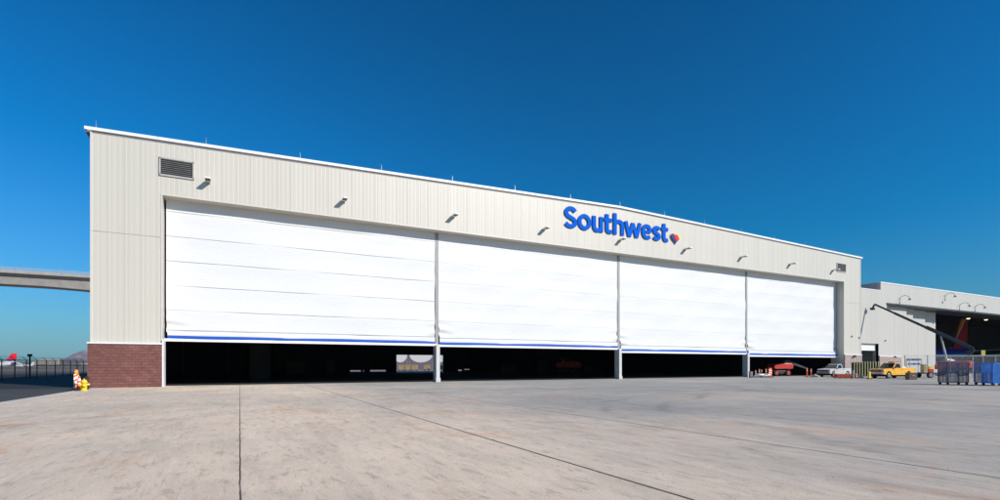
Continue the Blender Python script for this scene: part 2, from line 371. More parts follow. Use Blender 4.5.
# structural door posts
posts = [ratio(p)*(YD-.15) for p in (437.3, 619.2, 747.2)]; edges = [XO0]+posts+[XO1]
for x in posts:
    P(MB().box(x-.18, x+.18, YW+.72, YW+1.55, 0, 3.55 if x < 60 else 3.2).box(x-.23, x+.23, YW+.66, YW+.72, 0, .35), 'door_post', M_POSTM)
    P(MB().box(x-.16, x+.16, YD-.06, YD+.5, 3.1, ZH), 'door_guide', mat('guide_grey', (.30,.295,.28), .5))
# fabric doors
zb = [3.50, 3.44, 3.10, 2.82]
def fabric(x0, x1, z0, z1, k):
    rnd = random.Random(k); nx, nz = 90, 110; vs, fs = [], []
    bats = [z1-1.15-1.89*i for i in range(8)]
    for j in range(nz+1):
        z = z0+(z1-z0)*j/nz
        for i in range(nx+1):
            u = i/nx; lo = max(0, 1-(z-z0)/2.2); e = lo*lo*(3-2*lo)
            x = (x0+.30*e*(.35 if k else .1))*(1-u)+(x1-.05*e)*u
            y = YD+.02*math.sin(u*9+z*.7+k)+.015*math.sin(u*23-z*1.9)+.05*e*math.sin(u*3.1+k)
            d = min(abs(z-b) for b in bats); y += -.010*math.cos(math.pi*min(d, .95)/.95)*1.0
            pk = max(0, 1-(u*(x1-x0))/1.6)*e; y += .16*pk*math.sin(z*7+u*14)
            pk = max(0, 1-((1-u)*(x1-x0))/1.0)*e; y += .10*pk*math.sin(z*6-u*30)
            sag = .05*math.sin(math.pi*u)*e + .03*math.sin(u*17+k)*e*e
            vs.append((x, y, z-sag))
    for j in range(nz):
        for i in range(nx): a = j*(nx+1)+i; fs.append((a, a+1, a+nx+2, a+nx+1))
    return MB().add(vs, fs), bats
M_BATTEN = mat('batten_grey', (.63,.63,.645), .6, var=.04)
for k in range(4):
    x0 = edges[k]+(.12 if k == 0 else .16); x1 = edges[k+1]-(.06 if k == 3 else .16); z0 = zb[k]
    mb, bats = fabric(x0, x1, z0+.62, ZH+.3, k)
    d = P(mb, 'fabric_door', M_FAB, smooth=True)
    b = MB()
    for z in bats:
        if z > z0+1.4: b.box(x0+.02, x1-.02, YD-(.050 if k == 0 else .036), YD-.030, z-(.014 if k == 0 else .006), z+(.014 if k == 0 else .006))
    if k == 0: P(b, 'batten', M_BATTEN, d)
    else:
        P(b, 'batten', mat('batten_pale', (.69,.69,.69), .6, var=.02), d)
    # gathered fold, hem, blue stripe, bottom beam
    def wavy(zl, zh, yo, seed, amp=.03, nx=80, xl=x0+.1, xr=x1-.1, dz=.0):
        vs = []
        for i in range(nx+1):
            u = i/nx; x = xl+(xr-xl)*u; w = amp*math.sin(u*11+seed)+amp*.6*math.sin(u*29+seed*2)
            g = dz*math.sin(u*7+seed)*.6+dz*.5*math.sin(u*19+seed)
            vs += [(x, yo+w, zl+g), (x, yo+w*.5-.02, (zl+zh)/2+g), (x, yo+w, zh+g)]
        fs = []
        for i in range(nx):
            a = 3*i; fs += [(a, a+3, a+4, a+1), (a+1, a+4, a+5, a+2)]
        return MB().add(vs, fs)
    P(wavy(z0+.30, z0+.76, YD-.16, k, .03), 'hem', M_FAB, d, smooth=True)
    P(MB().bar((x0+.1,YD-.10,z0+.80),(x1-.1,YD-.10,z0+.80),.14,.07), 'hem_roll', mat('hem_roll', (.40,.41,.43), .6, var=.05), d)
    P(wavy(z0+.15, z0+.39, YD-.205, k+3, .02, dz=.02), 'blue_stripe', M_BLUE, d, smooth=True)
    P(MB().box(x0-.1, x1+.1, YD-.20, YD+.35, z0-.06, z0+.15), 'bottom_beam', M_WHITE, d)
# threshold strip in the apron
P(MB().box(XO0, XO1, YD-.1, YD+.25, -.0015, .012), 'threshold', mat('threshold_steel', (.5,.47,.43), .7))
# interior: columns, girts, partition, trusses
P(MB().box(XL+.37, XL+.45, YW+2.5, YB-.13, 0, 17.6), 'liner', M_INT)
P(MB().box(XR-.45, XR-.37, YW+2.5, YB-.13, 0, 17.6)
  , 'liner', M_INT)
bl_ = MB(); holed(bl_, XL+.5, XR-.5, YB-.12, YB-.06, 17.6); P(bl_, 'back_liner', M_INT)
for x in range(-2, 86, 8):
    if BX0-1 < x < BX1+1: continue
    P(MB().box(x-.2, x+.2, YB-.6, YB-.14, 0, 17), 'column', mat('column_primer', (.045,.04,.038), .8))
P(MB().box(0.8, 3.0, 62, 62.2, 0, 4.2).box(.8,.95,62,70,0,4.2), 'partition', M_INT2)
tr = MB()
for y in (56, 68, 80, 92):
    tr.bar((XL+.6,y,15.4),(XR-.6,y,15.4),.3,.3).bar((XL+.6,y,17.4),(XR-.6,y,17.4),.25,.25)
    for i in range(24):
        xa = XL+1+i*3.9; tr.bar((xa,y,15.4),(xa+1.95,y,17.4),.12).bar((xa+1.95,y,17.4),(xa+3.9,y,15.4),.12)
P(tr, 'roof_truss', M_DKSTEEL)
for bx, by, w_, h_, dcol in ((8, 88, 2.6, 2.0, (.06,.035,.02)), (14, 92, 1.2, 2.4, (.05,.05,.05)), (46, 86, 3.0, 1.6, (.05,.05,.06)), (56, 90, 1.8, 2.6, (.07,.05,.03)), (66, 88, 2.4, 1.4, (.03,.04,.07))):
    rr_ = empty('work_cabinet', (bx, by, 0), 0, {8: 'dim brown cabinet deep in the first bay', 14: 'tall dim grey cabinet deep in the first bay, right of a brown one', 46: 'low dim grey cabinet deep behind the second bay', 56: 'tall dim tan cabinet deep behind the third bay', 66: 'low dim bluish cabinet deep behind the third bay'}[bx], 'cabinet')
    cm = mat('cabinet_%d' % bx, dcol, .6); MB().box(-w_/2,w_/2,0,.8,.1,h_).build('body', cm, rr_, bevel=.02)
    for kx in range(3): MB().box(-w_/2+.06+kx*w_/3, -w_/2+w_/3-.02+kx*w_/3, -.03, -.004, .2, h_-.1).build('door', cm, rr_)
# small devices near the bottom right corner
P(MB().box(83.7,83.9,YW-.14,YW-.01,5.9,6.12), 'junction_box', M_LOUV); P(MB().box(85.7,85.9,YW-.14,YW-.01,5.75,5.97), 'junction_box', M_LOUV)

# wall lamps: flat white heads on a short arm
def wall_lamp(name, L=1.0):
    r = empty(name)
    MB().box(-.12,.12,-.06,0,-.16,.12).build('wall_plate', M_STEEL, r)
    MB().add([(-.21,-L,.0),(.21,-L,.0),(.21,-.10,-.02),(-.21,-.10,-.02),(-.17,-L+.05,.13),(.17,-L+.05,.13),(.17,-.14,.15),(-.17,-.14,.15)],
             [(0,3,2,1),(4,5,6,7),(0,1,5,4),(1,2,6,5),(2,3,7,6),(3,0,4,7)]).build('lamp_head', M_WHITE, r, bevel=.02)
    MB().box(-.16,.16,-L+.06,-.40,-.024,-.012).build('lens', M_DKGREY, r)
    MB().box(-.05,.05,-.14,-.0,-.05,.08).build('arm', M_STEEL, r)
    return r
where = ['above the left part of the first white door', 'above the right part of the first white door', 'just right of the first door post', 'above the second door, left of the big lettering',
         'under the middle of the blue lettering', 'to the lower right of the round-off heart emblem', 'above the third door post', 'above the left half of the last door', 'beside the small vent at the right end']
where[5] = 'on the header right of the heart emblem'
proto = wall_lamp('wall_lamp')
for k in range(9):
    o = proto if k == 0 else copy_tree(proto)
    o.location = (XO0+BAY*(.137+k*.4665), YW-.005, 15.72)
    tag(o, 'wall lamp on a short arm ' + where[k], 'wall lamp', 'lamps along the hangar header')

# ------------------------------------------------------------------ lettering
sign = empty('lettering_sign', (38.2, YW, 16.3), 0, 'large blue raised lettering reading Southwest with a tricolour heart on the hangar header', 'sign')
def catmull(p, n=7, closed=False):
    out = []; m = len(p); rng = range(m) if closed else range(m-1)
    for i in rng:
        g = lambda k: p[k % m] if closed else p[max(0, min(m-1, k))]
        p0, p1, p2, p3 = g(i-1), g(i), g(i+1), g(i+2)
        for j in range(n):
            u = j/n; out.append(tuple(.5*((2*b1)+(-a1+c1)*u+(2*a1-5*b1+4*c1-d1)*u*u+(-a1+3*b1-3*c1+d1)*u**3) for a1, b1, c1, d1 in zip(p0, p1, p2, p3)))
    if not closed: out.append(p[-1])
    return out
def ribbon(mb, pts, tx, tz, y0, y1, closed=False):
    """stroke of a letter: centre line in x-z, slightly thinner where it runs flat"""
    m = len(pts); L_, R_ = [], []
    for i, p in enumerate(pts):
        a = pts[(i-1) % m] if (closed or i) else p; b = pts[(i+1) % m] if (closed or i < m-1) else p
        dx, dz = b[0]-a[0], b[1]-a[1]; l = math.hypot(dx, dz) or 1; nx, nz = -dz/l, dx/l
        L_.append((p[0]+nx*tx/2, p[1]+nz*tz/2)); R_.append((p[0]-nx*tx/2, p[1]-nz*tz/2))
    n0 = len(mb.v)
    for y in (y0, y1):
        mb.v += [(q[0], y, q[1]) for q in L_]+[(q[0], y, q[1]) for q in R_]
    def id_(layer, side, i): return n0+layer*2*m+side*m+(i % m)
    for i in range(m if closed else m-1):
        mb.f += [(id_(0,0,i), id_(0,0,i+1), id_(0,1,i+1), id_(0,1,i)), (id_(1,0,i), id_(1,1,i), id_(1,1,i+1), id_(1,0,i+1)),
                 (id_(0,0,i), id_(1,0,i), id_(1,0,i+1), id_(0,0,i+1)), (id_(0,1,i), id_(0,1,i+1), id_(1,1,i+1), id_(1,1,i))]
    if not closed:
        for i in (0, m-1): mb.f.append((id_(0,0,i), id_(0,1,i), id_(1,1,i), id_(1,0,i)))
def px2x(p): q = (p-163)/(388.3-.2589*p); return XO0+BAY*q
SS = [(1.0,.84),(.80,.965),(.50,1.0),(.20,.945),(.04,.77),(.14,.60),(.50,.49),(.87,.385),(1.0,.22),(.84,.055),(.48,0),(.18,.04),(-.03,.15)]
EE = [(1.0,.50),(.965,.76),(.78,.95),(.50,1.0),(.22,.95),(.04,.76),(0,.5),(.05,.25),(.25,.05),(.55,0),(.80,.03),(.97,.11)]
XH, TS, TF = 1.70, .47, .42
ext = [('S',95,187),('o',192,287),('u',296,371),('t',379,436),('h',445,521),('w',524,645),('e',647,718),('s',724,783),('t',788,835)]
for ch, pa, pb in ext:
    xa, xb = px2x(550+pa/7.143)-38.2, px2x(550+pb/7.143)-38.2; w_ = xb-xa; mb = MB(); y0, y1 = -.16, -.05; e_ = .002
    H_ = {'S': 2.28, 'h': 2.38, 't': 2.12}.get(ch, XH)
    bx = lambda u, v, h=None: (xa+TS/2+u*(w_-TS), -.02+TF/2+v*((h or H_)+.04-TF))
    if ch in 'Ss': ribbon(mb, catmull([bx(*q) for q in SS]), TS, TF, y0, y1)
    elif ch == 'o':
        ribbon(mb, [bx(.5+.5*math.cos(2*math.pi*i/40), .5+.5*math.sin(2*math.pi*i/40)) for i in range(40)], TS, TF, y0, y1, True)
    elif ch == 'e':
        ribbon(mb, catmull([bx(*q) for q in EE]), TS, TF, y0, y1); ribbon(mb, [bx(.05,.5), bx(1.06,.5)], .30, .30, y0+e_, y1-e_)
    elif ch == 'u':
        ribbon(mb, [(xb-TS/2, XH), (xb-TS/2, 0)], TS, TF, y0, y1)
        ribbon(mb, [(xa+TS/2, XH)]+catmull([(xa+TS/2, XH*.5), bx(.03,.2,XH), bx(.22,.01,XH), bx(.5,-.01,XH), bx(.8,.07,XH), bx(1,.2,XH)]), TS, TF, y0+e_, y1-e_)
    elif ch == 'h':
        ribbon(mb, [(xa+TS/2, 2.38), (xa+TS/2, 0)], TS, TF, y0, y1)
        ribbon(mb, catmull([bx(0,.78,XH), bx(.22,.95,XH), bx(.55,1.0,XH), bx(.88,.92,XH), bx(1,.68,XH)])[:-1]+[(xb-TS/2, XH*.62), (xb-TS/2, 0)], TS, TF, y0+e_, y1-e_)
    elif ch == 't':
        sx_ = xa+TS/2+.16*w_
        ribbon(mb, [(sx_, 2.12)]+catmull([(sx_, .7), (sx_+.02, .40), (sx_+.16, .22), (sx_+.38, .19), (xb-.04, .26)]), TS, TF, y0, y1)
        ribbon(mb, [(xa-.04, XH-.20), (xb, XH-.20)], .38, .38, y0+e_, y1-e_)
    elif ch == 'w':
        P_ = [(xa+.20, XH), (xa+w_*.285, .0), (xa+w_*.5, XH*.93), (xa+w_*.715, .0), (xb-.20, XH)]
        for k in range(4): ribbon(mb, [P_[k], P_[k+1]], TS*.96, TF, y0+e_*k, y1-e_*k)
    mb.build('letter', M_SIGN, sign)
# heart emblem, three bands
def heart(t):
    x = 16*math.sin(t)**3; y = 13*math.cos(t)-5*math.cos(2*t)-2*math.cos(3*t)-math.cos(4*t); return x/16*.72, y/16*.66
H = [heart(2*math.pi*i/120) for i in range(120)]
def clip(poly, a, b, cc):
    out = []; n = len(poly); f = lambda p: a*p[0]+b*p[1]-cc
    for i in range(n):
        p, q = poly[i], poly[(i+1) % n]; fp, fq = f(p), f(q)
        if fp >= 0: out.append(p)
        if fp*fq < 0: s = fp/(fp-fq); out.append((p[0]+(q[0]-p[0])*s, p[1]+(q[1]-p[1])*s))
    return out
hx, hz = 46.75-38.2, .62
def slab(poly, y0, y1, name, m):
    MB().prism([(hx+p[0], hz+p[1]) for p in poly], y0, y1).build(name, m, sign)
big_h = [(p[0]*1.10, p[1]*1.10-.01) for p in H]
slab(big_h, -.10, -.02, 'emblem_rim', M_SILV)
a, b = .75, .66
slab(clip(H, -a, -b, .10), -.20, -.10, 'emblem_band', M_NAVY)
slab(clip(clip(H, a, b, -.06), -a, -b, -.40), -.20, -.10, 'emblem_band', M_RED)
slab(clip(H, a, b, .44), -.20, -.10, 'emblem_band', M_YEL)

# ------------------------------------------------------------------ second hangar on the right
YB2 = 47.0
hb = empty('neighbouring_hangar', (120, YB2, 0), 0, 'lower pale metal hangar at the right with sliding leaves open on a dark bay', 'hangar')
Q = lambda mb, name, m, parent=None, **k: _p(mb, name, m, parent or hb, **k)
XB = 95.3; HX = 97.2; ZP, ZI, ZO = 15.5, 14.1, 12.1
dx0, dx1, dz = 89.7, 94.7, 5.15
w = MB()
ribbed(86.25, dx0, c(3.15), c(ZI), YB2, .5, w); ribbed(dx0, dx1, c(dz), c(ZI), YB2, .5, w); ribbed(dx1, XB, c(3.15), c(ZI), YB2, .5, w)
ribbed(XB, HX, c(3.15), c(ZP), YB2, .5, w); ribbed(HX, 262, c(ZO), c(ZP), YB2, .5, w)
w.box(86.25, dx0, YB2+.06, YB2+.4, 0, ZI-.02).box(dx0, dx1, YB2+.06, YB2+.4, dz, ZI-.02).box(dx1, XB, YB2+.06, YB2+.4, 0, ZI-.02)
w.box(XB, HX, YB2+.06, YB2+.4, 0, ZP-.02).box(HX, 262, YB2+.06, YB2+.4, ZO, ZP-.02)
w.box(dx0-.25, dx0, YB2+.4, YB2+.9, 0, dz).box(dx1, dx1+.25, YB2+.06, YB2+.9, 0, dz+.2)
w.box(HX-.3, HX, YB2+.4, YB2+1.1, 0, ZO)
l1 = ratio(906.5)*47.9
ribbed(HX, l1, c(3.15), c(ZO+.1), YB2+.9, .5, w)
w.box(HX, l1, YB2+.96, YB2+1.2, 0, ZO+.1)
w.box(88, XB-.01, 60, 60.3, 0, ZI-.3)
Q(w, 'wall', M_PANELB)
Q(MB().box(XB-.02, XB+.25, YB2+.41, 84, 0, ZP-.03), 'side_wall', mat('side_panel_grey', (.42,.43,.45), .5))
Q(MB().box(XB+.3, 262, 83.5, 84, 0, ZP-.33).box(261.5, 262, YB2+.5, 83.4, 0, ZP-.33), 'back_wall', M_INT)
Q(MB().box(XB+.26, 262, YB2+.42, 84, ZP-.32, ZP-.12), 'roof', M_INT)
Q(MB().box(86.25, XB-.03, YB2+.41, 60, ZI-.3, ZI-.1), 'low_roof', M_MIDGREY)
Q(MB().box(XB-.08, 262, YB2-.07, YB2+.5, ZP-.14, ZP+.03).box(86.3, XB-.09, YB2-.05, YB2+.5, ZI-.1, ZI+.02), 'coping', M_COPING)
Q(MB().box(HX-.1, 262, YB2-.10, YB2+4.4, ZO-.30, ZO-.002), 'track_soffit', M_DKSTEEL)
for bx in ((86.33, dx0-.1, YB2-.12, YB2+.05), (dx1+.1, HX, YB2-.12, YB2+.05), (HX+.003, 103.6, YB2+.78, YB2+.95)): Q(MB().box(*bx, 0, 3.05), 'block_base', M_BLOCKB)
for bx in ((86.33, dx0-.1, YB2-.15, YB2+.05), (dx1+.1, HX, YB2-.15, YB2+.05), (HX+.003, 103.6, YB2+.75, YB2+.95)): Q(MB().box(*bx, 3.052, 3.16), 'sill', M_WHITE)
l1, l2, l3, l4 = ratio(906.5)*47.9, ratio(913)*48.6, ratio(925)*49.3, ratio(935.5)*50.0
leafx = [(l1-1.0, l2, 1.6), (l2-1.0, l3, 2.3), (l3-1.0, l4, 3.0)]
for x0, x1, d in leafx:
    m = MB(); ribbed(x0, x1, c(.1), c(ZO-.05), YB2+d, .5, m); m.box(x0, x1, YB2+d+.06, YB2+d+.3, .1, ZO-.05)
    Q(m, 'sliding_leaf', M_PANELB)
rd = MB()
z = 4.0
while z < dz: rd.add([(dx0,YB2+.45,z),(dx1-.02,YB2+.45,z),(dx1-.02,YB2+.42,z+.09),(dx0,YB2+.42,z+.09),(dx1-.02,YB2+.45,z+.18),(dx0,YB2+.45,z+.18)], [(0,1,2,3),(3,2,4,5)]); z += .19
Q(rd, 'roller_door', M_WHITE)
Q(MB().box(dx0,dx1,YB2+5,YB2+5.1,0,5.5), 'inner_wall', M_INT)
Q(MB().box(151.8,154.8,YB2-.25,YB2-.02,ZO+.15,13.55), 'fan_housing', M_LOUV)
for x in (94.8, 99.5): pass
def small_flood(px, y, z):
    x = ratio(px)*y
    return Q(MB().box(x-.15,x+.15,y-.35,y-.02,z-.1,z+.12).bar((x,y-.02,z),(x,y-.2,z+.25),.06), 'flood_lamp', M_DKSTEEL)
small_flood(894, YB2-.13, 2.95); small_flood(853.5, YW-.17, 2.9)
Q(MB().box(96.6,96.8,YB2-.14,YB2-.01,5.6,5.82), 'junction_box', M_LOUV)
# gooseneck lamps on header
def goose(name):
    r = empty(name); pts = []
    for i in range(9):
        a = math.pi*i/8*.9; pts.append((0, -.75+.75*math.cos(a), .1+.75*math.sin(a)))
    MB().tube([(0,0,-.35)]+pts, .035, 8).build('arm', M_DKSTEEL, r)
    e = pts[-1]
    MB().tube([(0,e[1],e[2]+.02),(0,e[1]-.02,e[2]-.12),(0,e[1]-.03,e[2]-.30)], [.07,.12,.28], 12, False).build('lamp_shade', M_LOUV, r)
    MB().box(-.1,.1,-.03,0,-.5,-.15).build('wall_plate', M_DKSTEEL, r)
    return r
g = goose('gooseneck_lamp')
for k, (px, py, txt) in enumerate(((899.5, 301, 'left of the three others on the lower hangar, over the stepped leaves'), (945, 298, 'high on the header of the lower hangar, above the boom'),
                                   (959.5, 307.5, 'just left of the grey housing on the lower hangar header'), (975, 309, 'just right of the grey housing on the lower hangar header'))):
    o = g if k == 0 else copy_tree(g); x = ratio(px)*YB2; o.location = (x, YB2-.01, zat(py, px, YB2))
    tag(o, 'gooseneck lamp ' + txt, 'wall lamp', 'gooseneck lamps on the lower hangar')
# lit bay lamps
def bay(name):
    r = empty(name)
    MB().tube([(0,0,.28),(0,0,.2),(0,0,-.12)], [.10,.18,.52], 16, False).build('lamp_shade', M_STEEL, r)
    MB().tube([(0,0,-.02),(0,0,-.16),(0,0,-.26)], [.30,.36,.18], 14).build('bulb', M_LAMP, r)
    MB().tube([(0,0,.25),(0,0,1.6)], .03, 6).build('hanger', M_DKSTEEL, r)
    return r
g = bay('bay_lamp')
for k, (px, py, txt) in enumerate(((949, 313.3, 'furthest left, by the header'), (968.3, 318, 'beside the top of the red tail fin'), (986, 319.2, 'right of the tail fin'))):
    o = g if k == 0 else copy_tree(g); y = 58; o.location = (ratio(px)*y, y, zat(py, px, y))
    tag(o, 'lit hanging lamp inside the dark bay, '+txt, 'ceiling lamp', 'lit lamps inside the lower hangar')

# aircraft in the neighbouring hangar (red / orange tail)
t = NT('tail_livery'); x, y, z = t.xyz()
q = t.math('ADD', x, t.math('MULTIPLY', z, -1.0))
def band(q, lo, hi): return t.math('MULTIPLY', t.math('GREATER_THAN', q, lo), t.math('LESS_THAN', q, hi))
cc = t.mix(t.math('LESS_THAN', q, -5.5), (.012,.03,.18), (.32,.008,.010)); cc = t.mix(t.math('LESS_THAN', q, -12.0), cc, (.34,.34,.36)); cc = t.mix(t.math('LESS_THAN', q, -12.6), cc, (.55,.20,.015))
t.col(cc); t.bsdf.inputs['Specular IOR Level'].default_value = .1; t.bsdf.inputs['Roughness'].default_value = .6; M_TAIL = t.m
t = NT('fuselage_livery'); x, y, z = t.xyz(); s_ = t.math('ADD', z, t.math('MULTIPLY', x, -.10))
cc = t.mix(t.math('GREATER_THAN', s_, 0.6), (.50,.035,.03), (.02,.05,.30)); cc = t.mix(band(s_, .1, .6), cc, (.75,.30,.03)); t.col(cc); t.bsdf.inputs['Roughness'].default_value = .3; M_FUS = t.m
t = None
def airliner(name, loc, rz, mt_, mf, label, s=1.0):
    r = empty(name, loc, rz, label, 'aeroplane')     # nose towards -x, tail top above origin
    n = 20; pts = []; rad = []
    for x, rr, zc in ((5,.15,4.6),(3.5,.7,4.3),(0,1.3,4.0),(-4,1.75,3.65),(-9,1.88,3.5),(-24,1.88,3.5),(-27,1.75,3.4),(-29.5,1.3,3.2),(-31.2,.6,3.0),(-31.8,.1,2.95)):
        pts.append((x*s, 0, zc*s)); rad.append(rr*s)
    MB().tube(pts, rad, n).build('fuselage', mf, r, smooth=True)
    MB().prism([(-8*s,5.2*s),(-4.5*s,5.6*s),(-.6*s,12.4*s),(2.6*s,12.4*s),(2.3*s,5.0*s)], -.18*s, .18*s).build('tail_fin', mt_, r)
    for sg in (-1, 1):
        MB().add([(-1*s,sg*.8*s,4.5*s),(3*s,sg*.8*s,4.5*s),(4.6*s,sg*7*s,5.1*s),(3*s,sg*7*s,5.1*s),(-1*s,sg*.8*s,4.8*s),(3*s,sg*.8*s,4.7*s),(4.6*s,sg*7*s,5.15*s),(3*s,sg*7*s,5.15*s)],
                 [(0,1,2,3),(4,5,6,7),(0,1,5,4),(1,2,6,5),(2,3,7,6),(3,0,4,7)]).build('tailplane', M_MIDGREY, r)
        MB().add([(-20*s,sg*1.5*s,2.6*s),(-12.5*s,sg*1.5*s,2.6*s),(-8.5*s,sg*16*s,3.9*s),(-10*s,sg*16*s,3.9*s),(-20*s,sg*1.5*s,3.1*s),(-12.5*s,sg*1.5*s,2.8*s),(-8.5*s,sg*16*s,4*s),(-10*s,sg*16*s,4*s)],
                 [(0,1,2,3),(4,5,6,7),(0,1,5,4),(1,2,6,5),(2,3,7,6),(3,0,4,7)]).build('wing', M_MIDGREY, r)
        MB().tube([(-20.5*s,sg*5*s,1.9*s),(-19*s,sg*5*s,1.9*s),(-16.5*s,sg*5*s,2.0*s)], [.85*s,.95*s,.5*s], 14).build('engine', M_WHITE, r, smooth=True)
        MB().tube([(-14*s,sg*2.9*s,.5*s),(-14*s,sg*2.5*s,.5*s)], .5*s, 14).bar((-14*s,sg*2.6*s,.5*s),(-14*s,sg*2.3*s,2.6*s),.2*s).build('landing_gear', M_BLACK, r)
    MB().tube([(-27.5*s,.2*s,.35*s),(-27.5*s,-.2*s,.35*s)], .35*s, 12).bar((-27.5*s,0,.35*s),(-27.5*s,0,2.2*s),.15*s).build('nose_gear', M_BLACK, r)
    return r
yt = 66.0; xt = ratio(964.5)*yt
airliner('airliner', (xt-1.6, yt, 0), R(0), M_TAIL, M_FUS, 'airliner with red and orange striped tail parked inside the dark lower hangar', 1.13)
t = NT('small_tail'); x, y, z = t.xyz(); k_ = t.math('ADD', z, t.math('MULTIPLY', x, 0.0))
cc = t.mix(t.math('GREATER_THAN', z, 5.5*.55+.3), (.8,.8,.8), (.03,.04,.35)); cc = t.mix(t.math('GREATER_THAN', z, 7.0*.55), cc, (.68,.01,.025)); t.col(cc); M_T2 = t.m
sx_, sy_ = W(12.5, 230)
airliner('airliner', (sx_, sy_, 0), R(27-180+180-27), M_T2, M_WHITE, 'small white jet with a red tail fin parked beyond the perimeter fence', .55)
sx_, sy_ = W(33, 420)
airliner('airliner', (sx_, sy_, 0), R(8), mat('white_tail', (.7,.7,.72), .4), M_WHITE, 'tiny plain white jet far out on the airfield between red tail and beige building', .34)

# ------------------------------------------------------------------ elevated guideway on the left
gw = empty('elevated_guideway', (-60, 172, 0), 0, 'long concrete guideway bridge high in the air left of the hangar', 'bridge')
G = lambda mb, name, m, parent=None, **k: _p(mb, name, m, parent or gw, **k)
y0 = 170.0
xs = [-190+i*2.5 for i in range(89)]
def haunch(x):
    d = min(abs(x+22), abs(x+112), abs(x+202), abs(x-68)); return 1.55*max(0, 1-d/26)**1.6
vs, fs = [], []
prof = lambda x: [(y0+1.3, 23.95), (y0+1.9, 22.15-haunch(x)), (y0+7.6, 22.15-haunch(x)), (y0+8.2, 23.95)]
for x in xs: vs += [(x, a, b) for a, b in prof(x)]
for i in range(len(xs)-1):
    for k in range(4): fs.append((4*i+k, 4*i+(k+1) % 4, 4*i+4+(k+1) % 4, 4*i+4+k))
G(MB().add(vs, fs), 'girder', M_CONCR)
G(MB().box(-190,30,y0,y0+9.5,24.75,25.25).add([(-190,y0+.02,24.75),(30,y0+.02,24.75),(30,y0+1.3,23.97),(-190,y0+1.3,23.97)],[(0,1,2,3)]), 'deck', M_CONCR)
G(MB().box(-190,30,y0+.1,y0+.35,25.25,25.55), 'kerb', M_CONCR)
t = NT('guideway_screen'); t.bsdf.inputs['Base Color'].default_value = (.35,.42,.5,1); t.bsdf.inputs['Alpha'].default_value = .30; t.bsdf.inputs['Roughness'].default_value = .5
G(MB().box(-190,30,y0+.2,y0+.22,25.55,26.35), 'screen', t.m)
for i in range(27):
    x = -190+i*8.2; G(MB().box(x-.05,x+.05,y0+.12,y0+.3,25.55,26.4), 'screen_post', M_STEEL)
for x in (-22, -112):
    G(MB().box(x-1.4,x+1.4,y0+2.2,y0+7.2,-.1,22.15-haunch(x)+.1), 'pier', M_CONCR)

# ------------------------------------------------------------------ perimeter fence (left)
def chain_fence(name, a, b, h, label, arms=True, step=.075, wire=.0045, pitch=3.75, m=None, rail=True, lamp=None):
    a = Vector((*a, 0)); b = Vector((*b, 0)); L = (b-a).length; d = (b-a)/L; m = m or M_DKSTEEL
    nrm = Vector((-d.y, d.x, 0))
    r = empty(name, a, math.atan2(d.y, d.x), label, 'fence')
    n = int(L/pitch); fab = MB()
    k = -h
    while k < L:
        for sg in (1, -1):
            s0, s1 = max(0, k), min(L, k+h)
            if s1 > s0:
                z0 = (s0-k) if sg > 0 else h-(s0-k); z1 = (s1-k) if sg > 0 else h-(s1-k)
                y = .006*sg
                dz = wire*1.41
                fab.add([(s0,y,z0-dz),(s1,y,z1-dz),(s1,y,z1+dz),(s0,y,z0+dz)], [(0,1,2,3)])
        k += step*1.41
    fab.build('mesh_fabric', m, r)
    MB().bar((0,0,h),(L,0,h),.06).bar((0,0,.12),(L,0,.12),.03).build('rail', m, r)
    for i in range(n+1):
        x = min(L, i*pitch); p = MB().tube([(x,0,-.05),(x,0,h+.05)], .055, 8)
        if arms: p.bar((x,0,h),(x,.42,h+.42),.05)
        p.build('post', m, r)
    if arms:
        w = MB()
        for q in (.14, .28, .41): w.tube([(0,q,h+q),(L,q,h+q)], .012, 4)
        w.build('barbed_wire', m, r)
    return r
chain_fence('chain_link_fence', (-24, 62), (-24, 113), 2.25, 'dark chain link fence topped with angled barbed wire arms left of the hangar', True, .09, .010)
lx, ly = -23.7, 84.6
lm = empty('fence_lamp', (lx, ly, 0), 0, 'short black post with a boxy head standing in the fence line', 'post')
MB().tube([(0,0,0),(0,0,2.7)], .09, 10).build('pole', M_DKSTEEL, lm); MB().box(-.2,.2,-.2,.2,2.7,3.0).build('head', M_BLACK, lm)

# far beige building
def slabs(px0, px1, Z, py, n, name, label, m):
    x0, y0_ = W(px0, Z); x1, y1_ = W(px1, Z); L = math.hypot(x1-x0, y1_-y0_); h = 1.62+(365-py)/510*Z
    r = empty(name, (x0, y0_, 0), math.atan2(y1_-y0_, x1-x0), label, 'building')
    MB().box(0, L, 6, 22, -.1, h*.86).build('wall', mat('recess_brown', (.16,.12,.10), .9), r)
    for i in range(n):
        a = i*L/n; MB().box(a+L/n*.08, a+L/n*.82, 0, 6, -.1, h*(1 if i % 2 else .96)).build('bay', m, r)
    return r
slabs(34.5, 58.5, 1500, 359.6, 7, 'apartment_block', 'far beige block with tall upright bays on the horizon behind the fence', M_HAZB)
slabs(0, 8, 1300, 363.6, 2, 'terminal_building', 'low pale building at the far left edge of the horizon', M_WHITE)
slabs(16, 21, 1200, 363.4, 1, 'terminal_building', 'low white shed on the horizon right of the red tail', M_WHITE)
slabs(80, 95, 900, 363.0, 2, 'terminal_building', 'low pale shed on the horizon beside the brick corner', M_HAZB)

